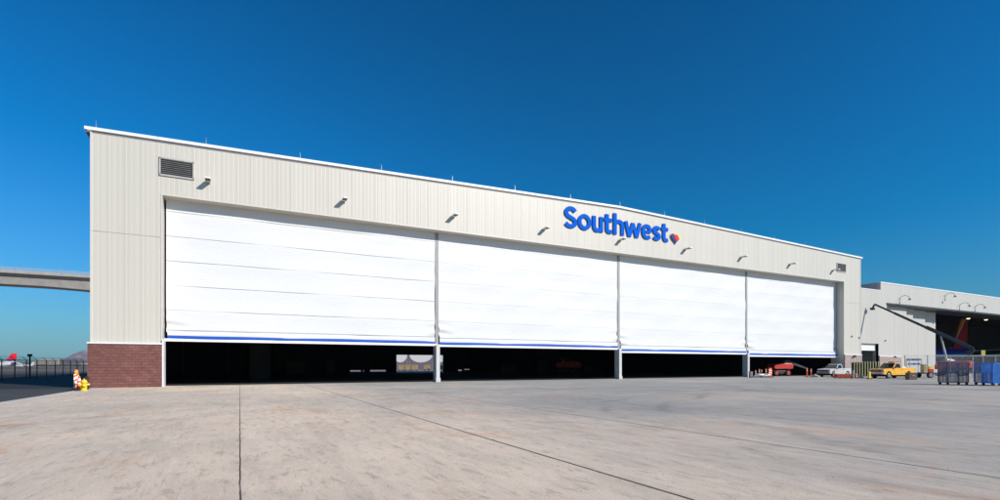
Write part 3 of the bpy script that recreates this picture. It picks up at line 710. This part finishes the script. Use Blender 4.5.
# far green line of desert bushes under the horizon: small individual low trees
t = NT('bush_green'); n = t.noise(t.co, .8, 4); t.col(t.mix(n, (.04,.055,.025), (.09,.10,.05))); M_BUSH = t.m
bb = MB(); rnd = random.Random(5)
for i in range(260):
    px = rnd.uniform(-5, 95); Z = rnd.uniform(650, 800); x, y = W(px, Z); s = rnd.uniform(.8, 2.2)
    for k in range(5):
        a, b_, cz = x+rnd.uniform(-s,s), y+rnd.uniform(-s,s), rnd.uniform(.2, 1)*s*.7
        u = [Vector((rnd.uniform(-1,1), rnd.uniform(-1,1), rnd.uniform(-.6,1))).normalized()*s*.7 for _ in range(4)]
        c0 = Vector((a,b_,cz)); bb.add([c0+v for v in u], [(0,1,2),(0,2,3),(0,3,1),(1,3,2)])
tag(bb.build('desert_scrub', M_BUSH), 'thin dark green line of desert scrub below the horizon', 'scrub', kind='stuff')

# ------------------------------------------------------------------ left corner objects
x, y = W(84, 31.8)
hy = empty('fire_hydrant', (x, y, 0), R(20), 'yellow fire hydrant in front of the brick corner', 'fire hydrant'); hy.scale = (1.15, 1.15, 1.0)
MB().tube([(0,0,0),(0,0,.06)], .19, 16).tube([(0,0,.06),(0,0,.52)], .135, 16).build('barrel', M_HYD, hy, smooth=True)
MB().tube([(0,0,.52),(0,0,.56),(0,0,.57),(0,0,.66),(0,0,.72)], [.18,.18,.14,.12,.04], 16).tube([(0,0,.72),(0,0,.78)], .03, 6).build('bonnet', M_HYD, hy, smooth=True)
MB().tube([(-.24,0,.40),(.24,0,.40)], .065, 12).build('hose_outlet', M_HYD, hy); MB().tube([(0,-.25,.36),(0,0,.36)], .09, 12).build('pumper_outlet', M_HYD, hy)
MB().tube([(0,0,-.0),(0,0,.02)], .42, 18).build('concrete_collar', M_CONCR, hy)
x, y = W(79.2, 32.4)
cn = empty('traffic_cone', (x, y, 0), 0, 'tall orange traffic cone with white collar between the barricade and the hydrant', 'traffic cone')
def cone_parts(r, H, rb, rt, bands):
    MB().box(-rb*1.5, rb*1.5, -rb*1.5, rb*1.5, 0, .04).build('base', M_ORANGE, r)
    MB().tube([(0,0,.04),(0,0,H)], [rb, rt], 14).build('body', M_ORANGE, r, smooth=True)
    for z0, z1 in bands:
        ra, rb_ = rb+(rt-rb)*z0/H+.006, rb+(rt-rb)*z1/H+.006
        MB().tube([(0,0,z0),(0,0,z1)], [ra, rb_], 14).build('reflective_band', M_REFL, r)
cone_parts(cn, .92, .17, .05, ((.62,.76),(.42,.50)))
x, y = W(76.3, 32.9)
bd = empty('barricade', (x, y, 0), R(20), 'white and orange striped barricade panel with an amber lamp on top', 'barricade')
MB().box(-.16,.16,-.02,.02,.12,.95).build('panel', M_REFL, bd)
sp = MB()
for z in (.22,.48,.74): sp.add([(-.16,-.026,z),(.16,-.026,z+.13),(.16,-.026,z+.25),(-.16,-.026,z+.12)], [(0,1,2,3)])
sp.build('stripe', M_ORANGE, bd)
MB().box(-.28,.28,-.2,.2,0,.08).build('foot', M_BLACK, bd); MB().box(-.03,.03,.022,.06,.05,.98).build('upright', M_STEEL, bd)
MB().tube([(0,-.06,1.08),(0,.06,1.08)], .12, 16).build('amber_lamp', M_LENS, bd)
bd.scale = (.8, 1, 1.1)
x, y = W(86.3, 33.6)
bo = empty('bollard', (x, y, 0), 0, 'black rounded bollard against the brick corner behind the hydrant', 'bollard')
MB().tube([(0,0,0),(0,0,.78),(0,0,.86),(0,0,.90)], [.13,.13,.10,.03], 16).build('shaft', M_BLACK, bo, smooth=True); MB().tube([(0,0,.60),(0,0,.68)], .134, 16).build('band', M_DKGREY, bo)
# dark junction fittings on the hidden side wall
P(MB().box(XL-.35,XL-.0,YW+3,YW+3.3,5.6,6.5).box(XL-.22,XL,YW+3,YW+3.2,8.1,8.4), 'side_lamp', M_DKSTEEL)

# ------------------------------------------------------------------ vehicles
def wheel(r, x, y, rad, rim, w=.26, name='wheel'):
    sg = 1 if y > 0 else -1
    ty = MB().tube([(x,y-w/2,rad),(x,y-w/2+.03,rad),(x,y+w/2-.03,rad),(x,y+w/2,rad)], [rad*.9,rad,rad,rad*.9], 22).build(name, M_BLACK, r, smooth=True)
    MB().tube([(x,y+sg*(w/2+.004),rad),(x,y+sg*(w/2+.02),rad)], [rad*.62,rad*.55], 18).tube([(x,y+sg*(w/2+.02),rad),(x,y+sg*(w/2+.04),rad)], rad*.18, 10).build('rim', rim, ty)
def pickup(name, loc, rz, paint, label, rack=True, grille=M_DKGREY):
    r = empty(name, loc, rz, label, 'pickup truck'); hw = .98
    def arch(cx, rad=.47, n=9):
        return [(cx-rad*math.cos(math.pi*i/n), .42+rad*math.sin(math.pi*i/n)) for i in range(n+1)]
    poly = [(-2.85,.55)]+[(p[0], max(.5, p[1])) for p in arch(-1.75)]+[(-1.0,.42),(1.2,.42)]+[(p[0], max(.48, p[1])) for p in arch(1.85)]+[(2.72,.50),(2.80,.75),(2.78,1.05),(2.62,1.16),(1.05,1.24),(-.62,1.24),(-.62,1.0),(-2.88,1.0),(-2.88,.8)]
    MB().prism(poly, -hw, hw).build('body', paint, r, bevel=.03)
    for q0, q1 in ((-hw+.003,-hw+.08),(hw-.08,hw-.003)): MB().box(-2.87,-.64,q0,q1,1.0,1.27).build('bed_side', paint, r, bevel=.015)
    MB().box(-2.90,-2.82,-hw+.09,hw-.09,.72,1.27).build('tailgate', paint, r)
    cab = [(1.12,1.22),(.38,1.84),(.15,1.90),(-.38,1.90),(-.52,1.84),(-.60,1.22)]
    MB().prism(cab, -.93, .93, [0,.16,.18,.18,.16,0]).build('cab', paint, r, bevel=.03)
    g = MB().add([(1.10,-.80,1.27),(1.10,.80,1.27),(.45,.70,1.81),(.45,-.70,1.81)], [(0,1,2,3)])
    for v in range(4): g.v[v] = (g.v[v][0]+.035, g.v[v][1], g.v[v][2]+.035)
    g.build('windscreen', M_GLASS, r)
    for sg in (-1, 1):
        MB().add([(.86,sg*.935,1.28),(.36,sg*.80,1.78),(-.30,sg*.80,1.80),(-.38,sg*.935,1.28)], [(0,1,2,3)]).build('side_window', M_GLASS, r)
        MB().box(.90,1.08,sg*1.14-.09,sg*1.14+.09,1.22,1.42).bar((.98,sg*.93,1.28),(.98,sg*1.1,1.3),.04).build('mirror', M_DKGREY, r)
        MB().box(2.66,2.83,sg*.80-.17,sg*.80+.17,.84,1.08).build('headlight', M_CHROME, r, bevel=.02)
        MB().box(-2.93,-2.80,sg*.88-.09,sg*.88+.09,.85,1.20).build('tail_light', M_REDP, r)
        MB().box(-.5,.95,sg*.982-.002,sg*.982+.002,.52,.535).box(.955,.97,sg*.982-.002,sg*.982+.002,.52,1.2).box(-.51,-.495,sg*.982-.002,sg*.982+.002,.52,1.2).build('door_gap', M_DKGREY, r)
        MB().box(-.38,-.2,sg*.99-.015,sg*.99+.015,1.06,1.10).build('door_handle', M_DKGREY, r)
        for x in (1.85, -1.75): wheel(r, x, sg*.86, .40, M_CHROME)
    MB().add([(-.62,-.7,1.32),(-.62,.7,1.32),(-.555,.66,1.76),(-.555,-.66,1.76)], [(0,1,2,3)]).build('rear_window', M_GLASS, r)
    MB().box(2.76,2.86,-.62,.62,.80,1.06).build('grille', grille, r)
    gb = MB()
    for z in (.86,.93,1.0): gb.box(2.86,2.875,-.60,.60,z-.012,z+.012)
    gb.build('grille_bar', M_CHROME, r)
    MB().box(2.74,2.98,-.98,.98,.50,.74).build('bumper', M_CHROME if rack else M_MIDGREY, r, bevel=.04)
    MB().box(-3.02,-2.88,-.92,.92,.52,.68).build('rear_bumper', M_DKGREY, r)
    MB().box(-2.4,2.4,-.55,.55,.25,.5).build('chassis', M_BLACK, r)
    if rack:
        f = MB()
        for sg in (-1, 1):
            f.bar((-.72,sg*.85,1.25),(-.72,sg*.80,1.98),.07).bar((-2.75,sg*.88,1.25),(-.75,sg*.84,1.25),.05)
        f.bar((-.72,-.82,1.98),(-.72,.82,1.98),.07).bar((-.72,-.8,1.6),(-.72,.8,1.6),.05)
        for k in range(7): f.bar((-.72,-.75+k*.25,1.3),(-.72,-.75+k*.25,1.95),.03)
        f.build('headache_rack', M_WHITE, r)
        MB().box(-1.35,-.8,-.88,.88,1.02,1.42).build('tool_box', M_WHITE, r, bevel=.02)
        MB().tube([(.0,-.35,1.98),(.0,.35,1.98)], .06, 10).build('beacon_bar', M_LENS, r)
    return r
x, y = W(891.5, 62)
yt_ = pickup('pickup_truck', (x, y, 0), R(171), M_YELLOW, 'yellow regular cab pickup truck with a white rack behind the cab')
yt_.scale = (.93, .93, 1.0)
x, y = W(834.5, 70)
pickup('pickup_truck', (x, y, 0), R(178), mat('dirty_white_paint', (.55,.54,.52), .4), 'white pickup truck behind the long red barrier near the last hangar door', rack=False).scale = (.85, .9, .92)

# boom lifts
def lift(name, loc, rz, label, boom, body, rim, platform=True, s=1.0):
    """boom: list of (x,y,z) in local frame, pivot first"""
    r = empty(name, loc, rz, label, 'boom lift')
    MB().box(-1.7*s,1.7*s,-.95*s,.95*s,.40*s,.95*s).build('chassis', M_DKSTEEL, r, bevel=.05)
    for x in (-1.25*s, 1.25*s):
        for y in (-1.05*s, 1.05*s): wheel(r, x, y, .50*s, rim, .36*s)
    MB().tube([(0,0,.95*s),(0,0,1.2*s)], .6*s, 20).build('slew_ring', M_BLACK, r)
    for sg in (-1, 1):
        MB().prism([(-2.3*s,1.25*s),(1.5*s,1.2*s),(1.7*s,1.5*s),(1.5*s,2.0*s),(-.2*s,2.25*s),(-2.1*s,2.2*s),(-2.4*s,1.9*s)], sg*.35*s, sg*1.15*s).build('hood', body, r, bevel=.08)
    MB().prism([(-2.5*s,1.15*s),(-1.4*s,1.15*s),(-1.4*s,2.1*s),(-2.2*s,2.15*s),(-2.6*s,1.8*s)], -.34*s, .34*s).build('counterweight', body, r, bevel=.06)
    MB().bar((-1.2*s,0,1.9*s),boom[0],.34*s,.5*s).build('riser', M_BOOM, r)
    for k in range(len(boom)-1):
        a, b = Vector(boom[k]), Vector(boom[k+1]); n = 3 if k == 0 else 1
        if k == 0:
            d = b-a
            MB().bar(a, a+d*.45, .34*s, .42*s).build('boom', M_BOOM, r)
            MB().bar(a+d*.42, a+d*.78, .28*s, .34*s).build('boom_extension', M_BOOM, r)
            MB().bar(a+d*.76, b, .22*s, .27*s).build('boom_extension', M_BOOM, r)
            MB().tube([a+d*.30-Vector((0,0,.3*s)), Vector((.35*s,0,1.5*s))], [.09*s,.16*s], 12).build('lift_cylinder', M_STEEL, r)
            h = MB(); 
            for q in (-.25,.25):
                h.tube([a+d*.03+Vector((0,q*s,.3*s)), a+d*.2+Vector((0,q*s,.36*s)), a+d*.44+Vector((0,q*s,.3*s))], .03*s, 6)
            h.build('hose', M_BLACK, r)
        else: MB().bar(a, b, .20*s, .26*s).build('jib', M_BOOM, r)
    if platform:
        p = Vector(boom[-1]); f = MB()
        for z in (0, .55, 1.1):
            for a, b in (((-.4,-.9),(.4,-.9)),((.4,-.9),(.4,.9)),((.4,.9),(-.4,.9)),((-.4,.9),(-.4,-.9))):
                f.bar(p+Vector((a[0],a[1],z))*s, p+Vector((b[0],b[1],z))*s, .05*s)
        for a in ((-.4,-.9),(.4,-.9),(.4,.9),(-.4,.9),(.4,0),(-.4,0)): f.bar(p+Vector((a[0],a[1],0))*s, p+Vector((a[0],a[1],1.1))*s, .05*s)
        f.box(p.x-.4*s,p.x+.4*s,p.y-.9*s,p.y+.9*s,p.z-.04,p.z); f.build('platform', M_DKSTEEL, r)
    return r
# big one at the right: boom reaches back to the wall of the lower hangar
piv = Vector((93.6, 34.3, 3.95)); tip = Vector((91.55, 46.0, 11.45))
dirv = Vector((tip.x-piv.x, tip.y-piv.y, 0)); ang = math.atan2(dirv.y, dirv.x)
base = Vector((piv.x, piv.y, 0)) + Vector((math.cos(ang), math.sin(ang), 0))*2.4
inv = Matrix.Rotation(-ang, 4, 'Z') @ Matrix.Translation(-base)
bl = lift('boom_lift', base, ang, 'red boom lift at the right, long grey boom raised towards the lower hangar', [inv @ piv, inv @ tip, inv @ (tip+Vector((-.15,.25,-.65)))], M_CRED, M_STEEL, platform=False)
e = inv @ (tip+Vector((-.15,.25,-.65)))
MB().box(e.x-.25,e.x+.25,e.y-.35,e.y+.35,e.z-.25,e.z+.1).build('tip_bracket', M_DKSTEEL, bl)
# inside the last bay
x, y = W(778, 75.5)
lift('boom_lift', (x, y, 0), R(-27+180+10), 'red boom lift with red hubs and lowered boom inside the last hangar bay', [Vector((-1.6,0,2.6)), Vector((-1.9,.1,2.4)) + Vector((-4.2,0,-1.1))], M_CRED, M_CRED, platform=False).scale = (.78, .78, .85)
x, y = W(566, 88)
lift('boom_lift', (x, y, 0), R(140), 'dim boom lift deep in the darkness of the second hangar bay', [Vector((-1.2,0,2.4)), Vector((4.4,0,3.6))], M_CRED, M_DKGREY)

# trailer with mixed gear behind the yellow pickup
x, y = W(930, 64)
tr_ = empty('equipment_trailer', (x, y, 0), R(-27), 'low flat trailer loaded with gear between the yellow pickup and the dark cage', 'trailer')
MB().box(-1.6,1.5,-.8,.8,.55,.68).bar((-1.6,0,.6),(-2.5,0,.5),.1).build('bed', M_DKSTEEL, tr_)
for sx2 in (-.75,): wheel(tr_, sx2, -.9, .36, M_MIDGREY); wheel(tr_, sx2, .9, .36, M_MIDGREY)
def crate(px, Z, z, w_, d_, h, m, name, label, cat):
    x, y = W(px, Z); r = empty(name, (x, y, z), R(-27+random.uniform(-8, 8)), label, cat)
    MB().box(-w_/2,w_/2,-d_/2,d_/2,0,h).build('box', m, r, bevel=.02)
    MB().box(-w_/2-.015,w_/2+.015,-d_/2-.015,d_/2+.015,h-.06,h+.02).build('lid', m, r); 
    MB().box(-w_*.12,w_*.12,-d_/2-.035,-d_/2-.01,h*.55,h*.68).build('latch', M_STEEL, r)
    return r
crate(924, 63, .68, .45, .6, 1.0, M_TAN, 'crate', 'tall tan crate on the trailer right behind the yellow pickup', 'crate')
crate(929.5, 63.5, .68, .5, .5, .42, M_CRED, 'crate', 'dark red chest on the trailer under a yellow one', 'crate')
crate(929.8, 63.5, 1.12, .5, .45, .3, M_HYD, 'crate', 'yellow case on top of the dark red chest', 'crate')
crate(934, 63.6, .68, .42, .5, .38, M_WHITE, 'crate', 'white case on the trailer beside the dark red chest', 'crate')
crate(937.5, 64, .68, .35, .5, .75, M_CRED, 'crate', 'upright red cabinet at the trailer end by the dark cage', 'crate')
crate(911.2, 56.2, 0, .85, .6, .75, mat('taupe_canvas', (.13,.10,.075), .9), 'tool_bag', 'brown boxy bag on the ground beside the rear wheel of the yellow pickup', 'bag')
x, y = W(915.3, 56.6)
bk = empty('bucket', (x, y, 0), 0, 'white plastic bucket standing behind the rear bumper of the yellow pickup', 'bucket')
MB().tube([(0,0,0),(0,0,.75)], [.13,.17], 14).build('shell', M_WHITE, bk, smooth=True); MB().tube([(0,0,.75),(0,0,.79)], .18, 14).build('rim', M_WHITE, bk)
x, y = W(869.3, 58.8)
ym = empty('marker_post', (x, y, 0), 0, 'stubby yellow marker post at the front corner of the yellow pickup', 'post')
MB().box(-.12,.12,-.08,.08,.06,.85).build('body', M_HYD, ym, bevel=.02); MB().box(-.2,.2,-.2,.2,0,.06).build('base', M_BLACK, ym)
# shelf with blue and red goods by the wall
x, y = W(914, 72)
sh = empty('storage_rack', (x, y, 0), R(-27), 'steel rack with blue and red bins behind the bed of the yellow pickup', 'rack')
f = MB()
for a in (-.85,.85):
    for b in (-.3,.3): f.bar((a,b,0),(a,b,2.6),.06)
f.build('frame', M_STEEL, sh)
for z in (.9,1.6,2.2): MB().box(-.85,.85,-.32,.32,z,z+.04).build('shelf', M_STEEL, sh)
for k, (a, z, m) in enumerate(((-.6,2.24,M_CARTB),(-.2,2.24,M_DKGREY),(.2,2.24,M_CARTB),(.6,2.24,M_CRED),(-.5,1.64,M_MIDGREY),(.1,1.64,M_CARTC),(.55,1.64,M_DKGREY))):
    MB().box(a-.16,a+.16,-.26,.26,z,z+.28).build('bin', m, sh)

# slatted folding gate with pale stakes in front of the roller door
xa, ya = W(852, 66); xb, yb_ = W(880, 66)
L = math.hypot(xb-xa, yb_-ya)
fg = empty('folding_gate', (xa, ya, 0), math.atan2(yb_-ya, xb-xa), 'dark folding barrier with pale yellow stakes in front of the roller door', 'barrier')
MB().box(0,L,.06,.12,.15,1.95).build('dark_screen', mat('shade_net', (.02,.022,.02), .9), fg)
for k in range(10):
    a = .3+k*(L-.5)/9; MB().bar((a,0,.1),(a,0,2.08),.09).build('stake', mat('stake_khaki', (.42,.40,.20), .7), fg)
f = MB().bar((0,0,.35),(L,0,.35),.05).bar((0,0,1.8),(L,0,1.8),.05); f.build('rail', M_DKSTEEL, fg)

# long red barrier and friends
xa, ya = W(836.5, 62.5); xb, yb_ = W(855.5, 62)
L = math.hypot(xb-xa, yb_-ya)
rb = empty('long_barrier', (xa, ya, 0), math.atan2(yb_-ya, xb-xa), 'long low rust red barrier lying in front of the white pickup', 'barrier')
MB().prism([(0,0),(L,0),(L,.52),(0,.52)], -.12, .12).build('beam', mat('rust_red', (.42,.07,.02), .7, var=.2), rb, bevel=.03)
for a in (.4, L/2, L-.4): MB().box(a-.1,a+.1,-.35,.35,-.0,.09).build('foot', M_DKSTEEL, rb)
def tubecone(px, Z, H, label, name='delineator'):
    x, y = W(px, Z); r = empty(name, (x, y, 0), 0, label, 'delineator post', 'orange delineator posts by the last door')
    MB().tube([(0,0,0),(0,0,.06)], .19, 12).build('base', M_BLACK, r)
    MB().tube([(0,0,.06),(0,0,H-.04),(0,0,H)], [.075,.065,.03], 10).build('tube', M_ORANGE, r, smooth=True)
    for z in (H-.22, H-.42): MB().tube([(0,0,z),(0,0,z+.09)], .078, 10).build('reflective_band', M_REFL, r)
    return r
for px, Z, H, lb in ((755.6, 68, .95, 'orange delineator post leaning nearest the third door post'), (759.2, 68.5, 1.1, 'orange delineator post, second of the row beside the grey heap'),
                     (761.6, 67, 1.05, 'orange delineator post in the middle of the grey heap'), (766, 67.5, 1.15, 'orange delineator post just left of the striped barricade'),
                     (807, 67.5, 1.25, 'left one of the lone pair of orange posts in front of the last bay'), (811, 68.3, 1.15, 'right one of the lone pair of orange posts, beside the rubble'),
                     (834.6, 62.6, 1.05, 'orange post at the left end of the long red barrier'), (856.3, 61.8, .62, 'short orange post at the right end of the long red barrier')):
    tubecone(px, Z, H, lb)
x, y = W(770.3, 66.5)
ob = empty('barricade', (x, y, 0), R(-20), 'orange and white striped barricade standing in front of the last bay', 'barricade')
MB().box(-.22,.22,-.03,.03,.1,1.22).build('panel', M_ORANGE, ob)
sp = MB()
for z in (.5,.8): sp.add([(-.22,-.036,z+.13),(.22,-.036,z),(.22,-.036,z+.13),(-.22,-.036,z+.26)], [(0,1,2,3)])
sp.build('stripe', M_REFL, ob); MB().box(-.3,.3,-.25,.25,0,.1).build('foot', M_BLACK, ob)
x, y = W(853.5, 60.5)
gp = empty('bollard', (x, y, 0), 0, 'plain grey steel bollard in front of the right end of the long red barrier', 'bollard')
MB().tube([(0,0,0),(0,0,.95),(0,0,1.0)], [.10,.10,.05], 12).build('shaft', M_STEEL, gp, smooth=True)
MB().tube([(0,0,0),(0,0,.03)], .2, 12).build('collar', M_CONCR, gp)
crate(750.8, 66, 0, .35, .35, .75, M_MIDGREY, 'utility_cabinet', 'small grey cabinet at the foot of the third door post', 'cabinet')
# heap of white hose and pipe
x, y = W(762.5, 65.5)
hp = empty('hose_heap', (x, y, 0), 0, 'tangled heap of white hose and grey pipe on the ground among orange posts', 'hose')
rnd = random.Random(2)
for k, m in enumerate((M_WHITE, M_STEEL, M_WHITE, M_DKGREY, M_WHITE)):
    pts = []
    a0 = rnd.uniform(0, 6); rr = rnd.uniform(.3, .55); cx = -.75+k*.35
    for i in range(22):
        a = a0+i*.55; pts.append((cx+rr*math.cos(a)+rnd.uniform(-.05,.05)+i*.01, rr*math.sin(a)*.8, .10+.22*abs(math.sin(a*.7+k))+i*.008))
    MB().tube(pts, .055, 7).build('hose', m, hp, smooth=True)
# rubble
def rubble(px, Z, name, label, w_, h, m, n=26, seed=1):
    x, y = W(px, Z); rnd = random.Random(seed); mb = MB()
    for k in range(n):
        a = rnd.uniform(-1, 1); b = rnd.uniform(-.5, .5); s = rnd.uniform(.08, .2); zc = h*(1-abs(a))*rnd.uniform(.2, 1)
        q = Matrix.Rotation(rnd.uniform(0,3), 3, Vector((rnd.random(), rnd.random(), rnd.random()+.1)).normalized())
        vs = [q @ Vector((i*s*rnd.uniform(.6,1.2), j*s*rnd.uniform(.6,1.2), l*s*.7))+Vector((a*w_/2, b*w_/2, max(.06, zc))) for i in (-1,1) for j in (-1,1) for l in (-1,1)]
        mb.add(vs, [(0,1,3,2),(4,6,7,5),(0,4,5,1),(2,3,7,6),(0,2,6,4),(1,5,7,3)])
    o = mb.build(name, m); o.location = (x, y, 0); return tag(o, label, 'rubble', kind='stuff')
rubble(816, 67.5, 'rubble_pile', 'low pile of pale broken concrete right of the lone orange posts', 1.2, .3, M_ROCK, seed=3)
rubble(859.5, 62.5, 'rubble_pile', 'low pale pile right of the long red barrier', .9, .32, mat('pale_sand', (.55,.47,.36), .95), seed=7)

# right-hand light fence
xa, ya = W(905, 66.5); xb, yb_ = W(1090, 66.5)
chain_fence('chain_link_fence', (xa, ya), (xb, yb_), 2.85, 'light grey chain link fence crossing behind the blue cages', False, .10, .004, 2.95, M_STEEL)

# blue mesh cage carts
def cage(name, loc, rz, Lx, Wy, Hh, m, label):
    r = empty(name, loc, rz, label, 'cage trolley', 'blue mesh cage trolleys')
    z0 = .22; f = MB()
    for a in (0, Lx):
        for b in (0, Wy): f.bar((a,b,z0),(a,b,Hh),.05)
    for z in (z0, Hh):
        f.bar((0,0,z),(Lx,0,z),.05).bar((0,Wy,z),(Lx,Wy,z),.05).bar((0,0,z),(0,Wy,z),.05).bar((Lx,0,z),(Lx,Wy,z),.05)
    f.bar((Lx/2,0,z0),(Lx/2,0,Hh),.04).bar((Lx/2,Wy,z0),(Lx/2,Wy,Hh),.04); f.build('frame', m, r)
    for (ax, ay, bx, by) in ((0,0,Lx,0),(0,Wy,Lx,Wy),(0,0,0,Wy),(Lx,0,Lx,Wy)):
        mesh = MB(); n = int(math.hypot(bx-ax, by-ay)/.085)
        for i in range(1, n):
            u = i/n; p = (ax+(bx-ax)*u, ay+(by-ay)*u); mesh.bar((*p, z0), (*p, Hh), .016)
        z = z0
        while z < Hh: mesh.bar((ax,ay,z),(bx,by,z),.014); z += .11
        mesh.build('mesh_panel', m, r)
    MB().box(.02,Lx-.02,.02,Wy-.02,z0,z0+.04).build('deck', m, r)
    MB().box(.03,Lx-.03,.03,Wy-.03,Hh*.55,Hh*.55+.03).build('shelf', m, r)
    for a in (.08, Lx-.08):
        for b in (.08, Wy-.08):
            MB().tube([(a,b-.03,.1),(a,b+.03,.1)], .1, 12).bar((a,b,.1),(a,b,z0),.05).build('caster', M_BLACK, r)
    return r
x, y = W(947.5, 41.2); cage('cage_trolley', (x, y, 0), R(-27-4), 1.6, .95, 1.82, M_CARTD, 'dark navy mesh cage trolley, leftmost, beside the trailer')
x, y = W(941.5, 41.6)
x, y = W(983, 41.0); cage('cage_trolley', (x, y, 0), R(-27-10), 1.3, .95, 1.78, M_CARTB, 'mid blue mesh cage trolley in the middle of the three')
x, y = W(993.5, 39.4); cage('cage_trolley', (x, y, 0), R(-27+4), 1.5, .9, 1.74, M_CARTC, 'bright blue mesh cage trolley cut by the right edge of the photo')

# yellow hanging marker inside the right bay
x, y = W(983.2, 74); mk = empty('marker_board', (x, y, 0), R(-27), 'small square yellow board on a thin stand behind the red boom lift', 'board')
MB().tube([(0,0,0),(0,0,3.0)], .04, 8).build('stand', M_STEEL, mk); MB().box(-.28,.28,-.03,.03,3.0,3.75).build('board', mat('dull_yellow', (.45,.38,.06), .6), mk)

# things seen through the far opening of the main hangar: sheds, awnings and yellow carts in sun
yb2 = 150.0
bw = empty('service_building', (40, yb2+12, 0), 0, 'lilac grey building seen through the far opening of the hangar', 'building')
MB().box(-20, 90, 0, 8, -.1, 9).build('wall', mat('lilac_stucco', (.10,.09,.11), .9), bw)
for k, (a, b) in enumerate(((0,4.0),(6.0,10),(11.5,14.5))):
    pts = [(a-2,3.6)]+[(a-2+(b-a)*i/10, 3.6-1.9*math.sin(math.pi*i/10)**.6*(1)) for i in range(0,11)]+[(b-2,3.6)]
for i, (px, lb) in enumerate(((401.5, 'furthest left'), (408.2, 'second from left'), (414.5, 'third from left'), (427, 'left of the door post'), (441, 'right of the door post'))):
    Z = 140; x, y = W(px, Z)
    r = empty('baggage_cart', (x, y, 0), R(-27), 'yellow baggage cart seen through the far opening, '+lb, 'baggage cart', 'yellow baggage carts beyond the hangar')
    MB().box(-.75,.75,-.5,.5,.4,1.55).build('body', M_TAN, r); MB().box(-.8,.8,-.55,.55,1.55,1.62).build('roof', M_HYD, r)
    for a in (-.55,.55): MB().tube([(a,-.45,.2),(a,-.55,.2)], .2, 12).build('wheel', M_BLACK, r)
for i, (px, wd, lb) in enumerate(((400.5, 1.9, 'left'), (421, 3.3, 'middle'), (440, 1.6, 'right'))):
    Z = 146; x, y = W(px, Z)
    r = empty('canopy', (x, y, 0), R(-27), 'white sagging sun canopy seen through the far opening, '+lb+' one', 'canopy', 'white canopies beyond the hangar')
    pts = [(-wd, 4.6), (wd, 4.6)]+[(wd*math.cos(math.pi*k/10), 4.55-2.2*math.sin(math.pi*k/10)) for k in range(1, 10)]
    MB().prism([(a, b) for a, b in pts], -.3, .3).build('cloth', M_WHITE, r)
    MB().bar((-wd,0,0),(-wd,0,4.6),.12).bar((wd,0,0),(wd,0,4.6),.12).build('pole', M_STEEL, r)

# ------------------------------------------------------------------ haze
def haze_mat():
    m = bpy.data.materials.new('haze_air'); m.use_nodes = True; n = m.node_tree.nodes; n.clear()
    o = n.new('ShaderNodeOutputMaterial'); v = n.new('ShaderNodeVolumePrincipled')
    v.inputs['Color'].default_value = (.50,.72,1,1); v.inputs['Density'].default_value = 4.5e-5; v.inputs['Anisotropy'].default_value = .0
    m.node_tree.links.new(v.outputs[0], o.inputs['Volume']); return m
hz_ = MB().box(-6900, 8900, -290, 10900, -8, 330).build('haze', haze_mat()); hz_['kind'] = 'stuff'; hz_['label'] = 'thin blue distance haze over the airfield and mountains'; hz_['category'] = 'haze'

# ------------------------------------------------------------------ light, sky, camera
L = Vector((-.62, 1, -.65)).normalized()
elev = math.asin(-L.z); az = math.atan2(-L.x, -L.y)       # towards the sun, clockwise from +y
sun = bpy.data.lights.new('sun', 'SUN'); sun.energy = 4.75; sun.angle = R(.5); sun.color = (1, .945, .865)
so = bpy.data.objects.new('sun', sun); COL.objects.link(so); so.rotation_euler = L.to_track_quat('-Z', 'Y').to_euler()
w = bpy.data.worlds.new('World'); scn.world = w; w.use_nodes = True; nt = w.node_tree; nt.nodes.clear()
out = nt.nodes.new('ShaderNodeOutputWorld'); bg = nt.nodes.new('ShaderNodeBackground'); sky = nt.nodes.new('ShaderNodeTexSky')
sky.sky_type = 'NISHITA'; sky.sun_disc = False; sky.sun_elevation = elev; sky.sun_rotation = az
sky.altitude = 0; sky.air_density = 1.5; sky.dust_density = .3; sky.ozone_density = 10
ma = nt.nodes.new('ShaderNodeVectorMath'); ma.operation = 'MULTIPLY_ADD'; ma.inputs[1].default_value = (.55, .97, 1.47); ma.inputs[2].default_value = (-.66, -.46, -1.75)
mx = nt.nodes.new('ShaderNodeVectorMath'); mx.operation = 'MAXIMUM'; mx.inputs[1].default_value = (0, 0, 0)      # polarised, deep desert blue
nt.links.new(sky.outputs[0], ma.inputs[0]); nt.links.new(ma.outputs[0], mx.inputs[0]); nt.links.new(mx.outputs[0], bg.inputs[0]); nt.links.new(bg.outputs[0], out.inputs[0])
bg.inputs[1].default_value = .095
cam = bpy.data.cameras.new('camera'); co = bpy.data.objects.new('camera', cam); COL.objects.link(co)
co.location = (0, 0, 1.62); co.rotation_euler = (R(90), 0, R(-27.02)); cam.sensor_width = 36; cam.lens = 18.36; cam.shift_y = .115
cam.clip_end = 20000; cam.clip_start = .1; scn.camera = co
scn.view_settings.view_transform = 'Standard'; scn.view_settings.look = 'None'; scn.view_settings.exposure = 0.0; scn.view_settings.gamma = 1
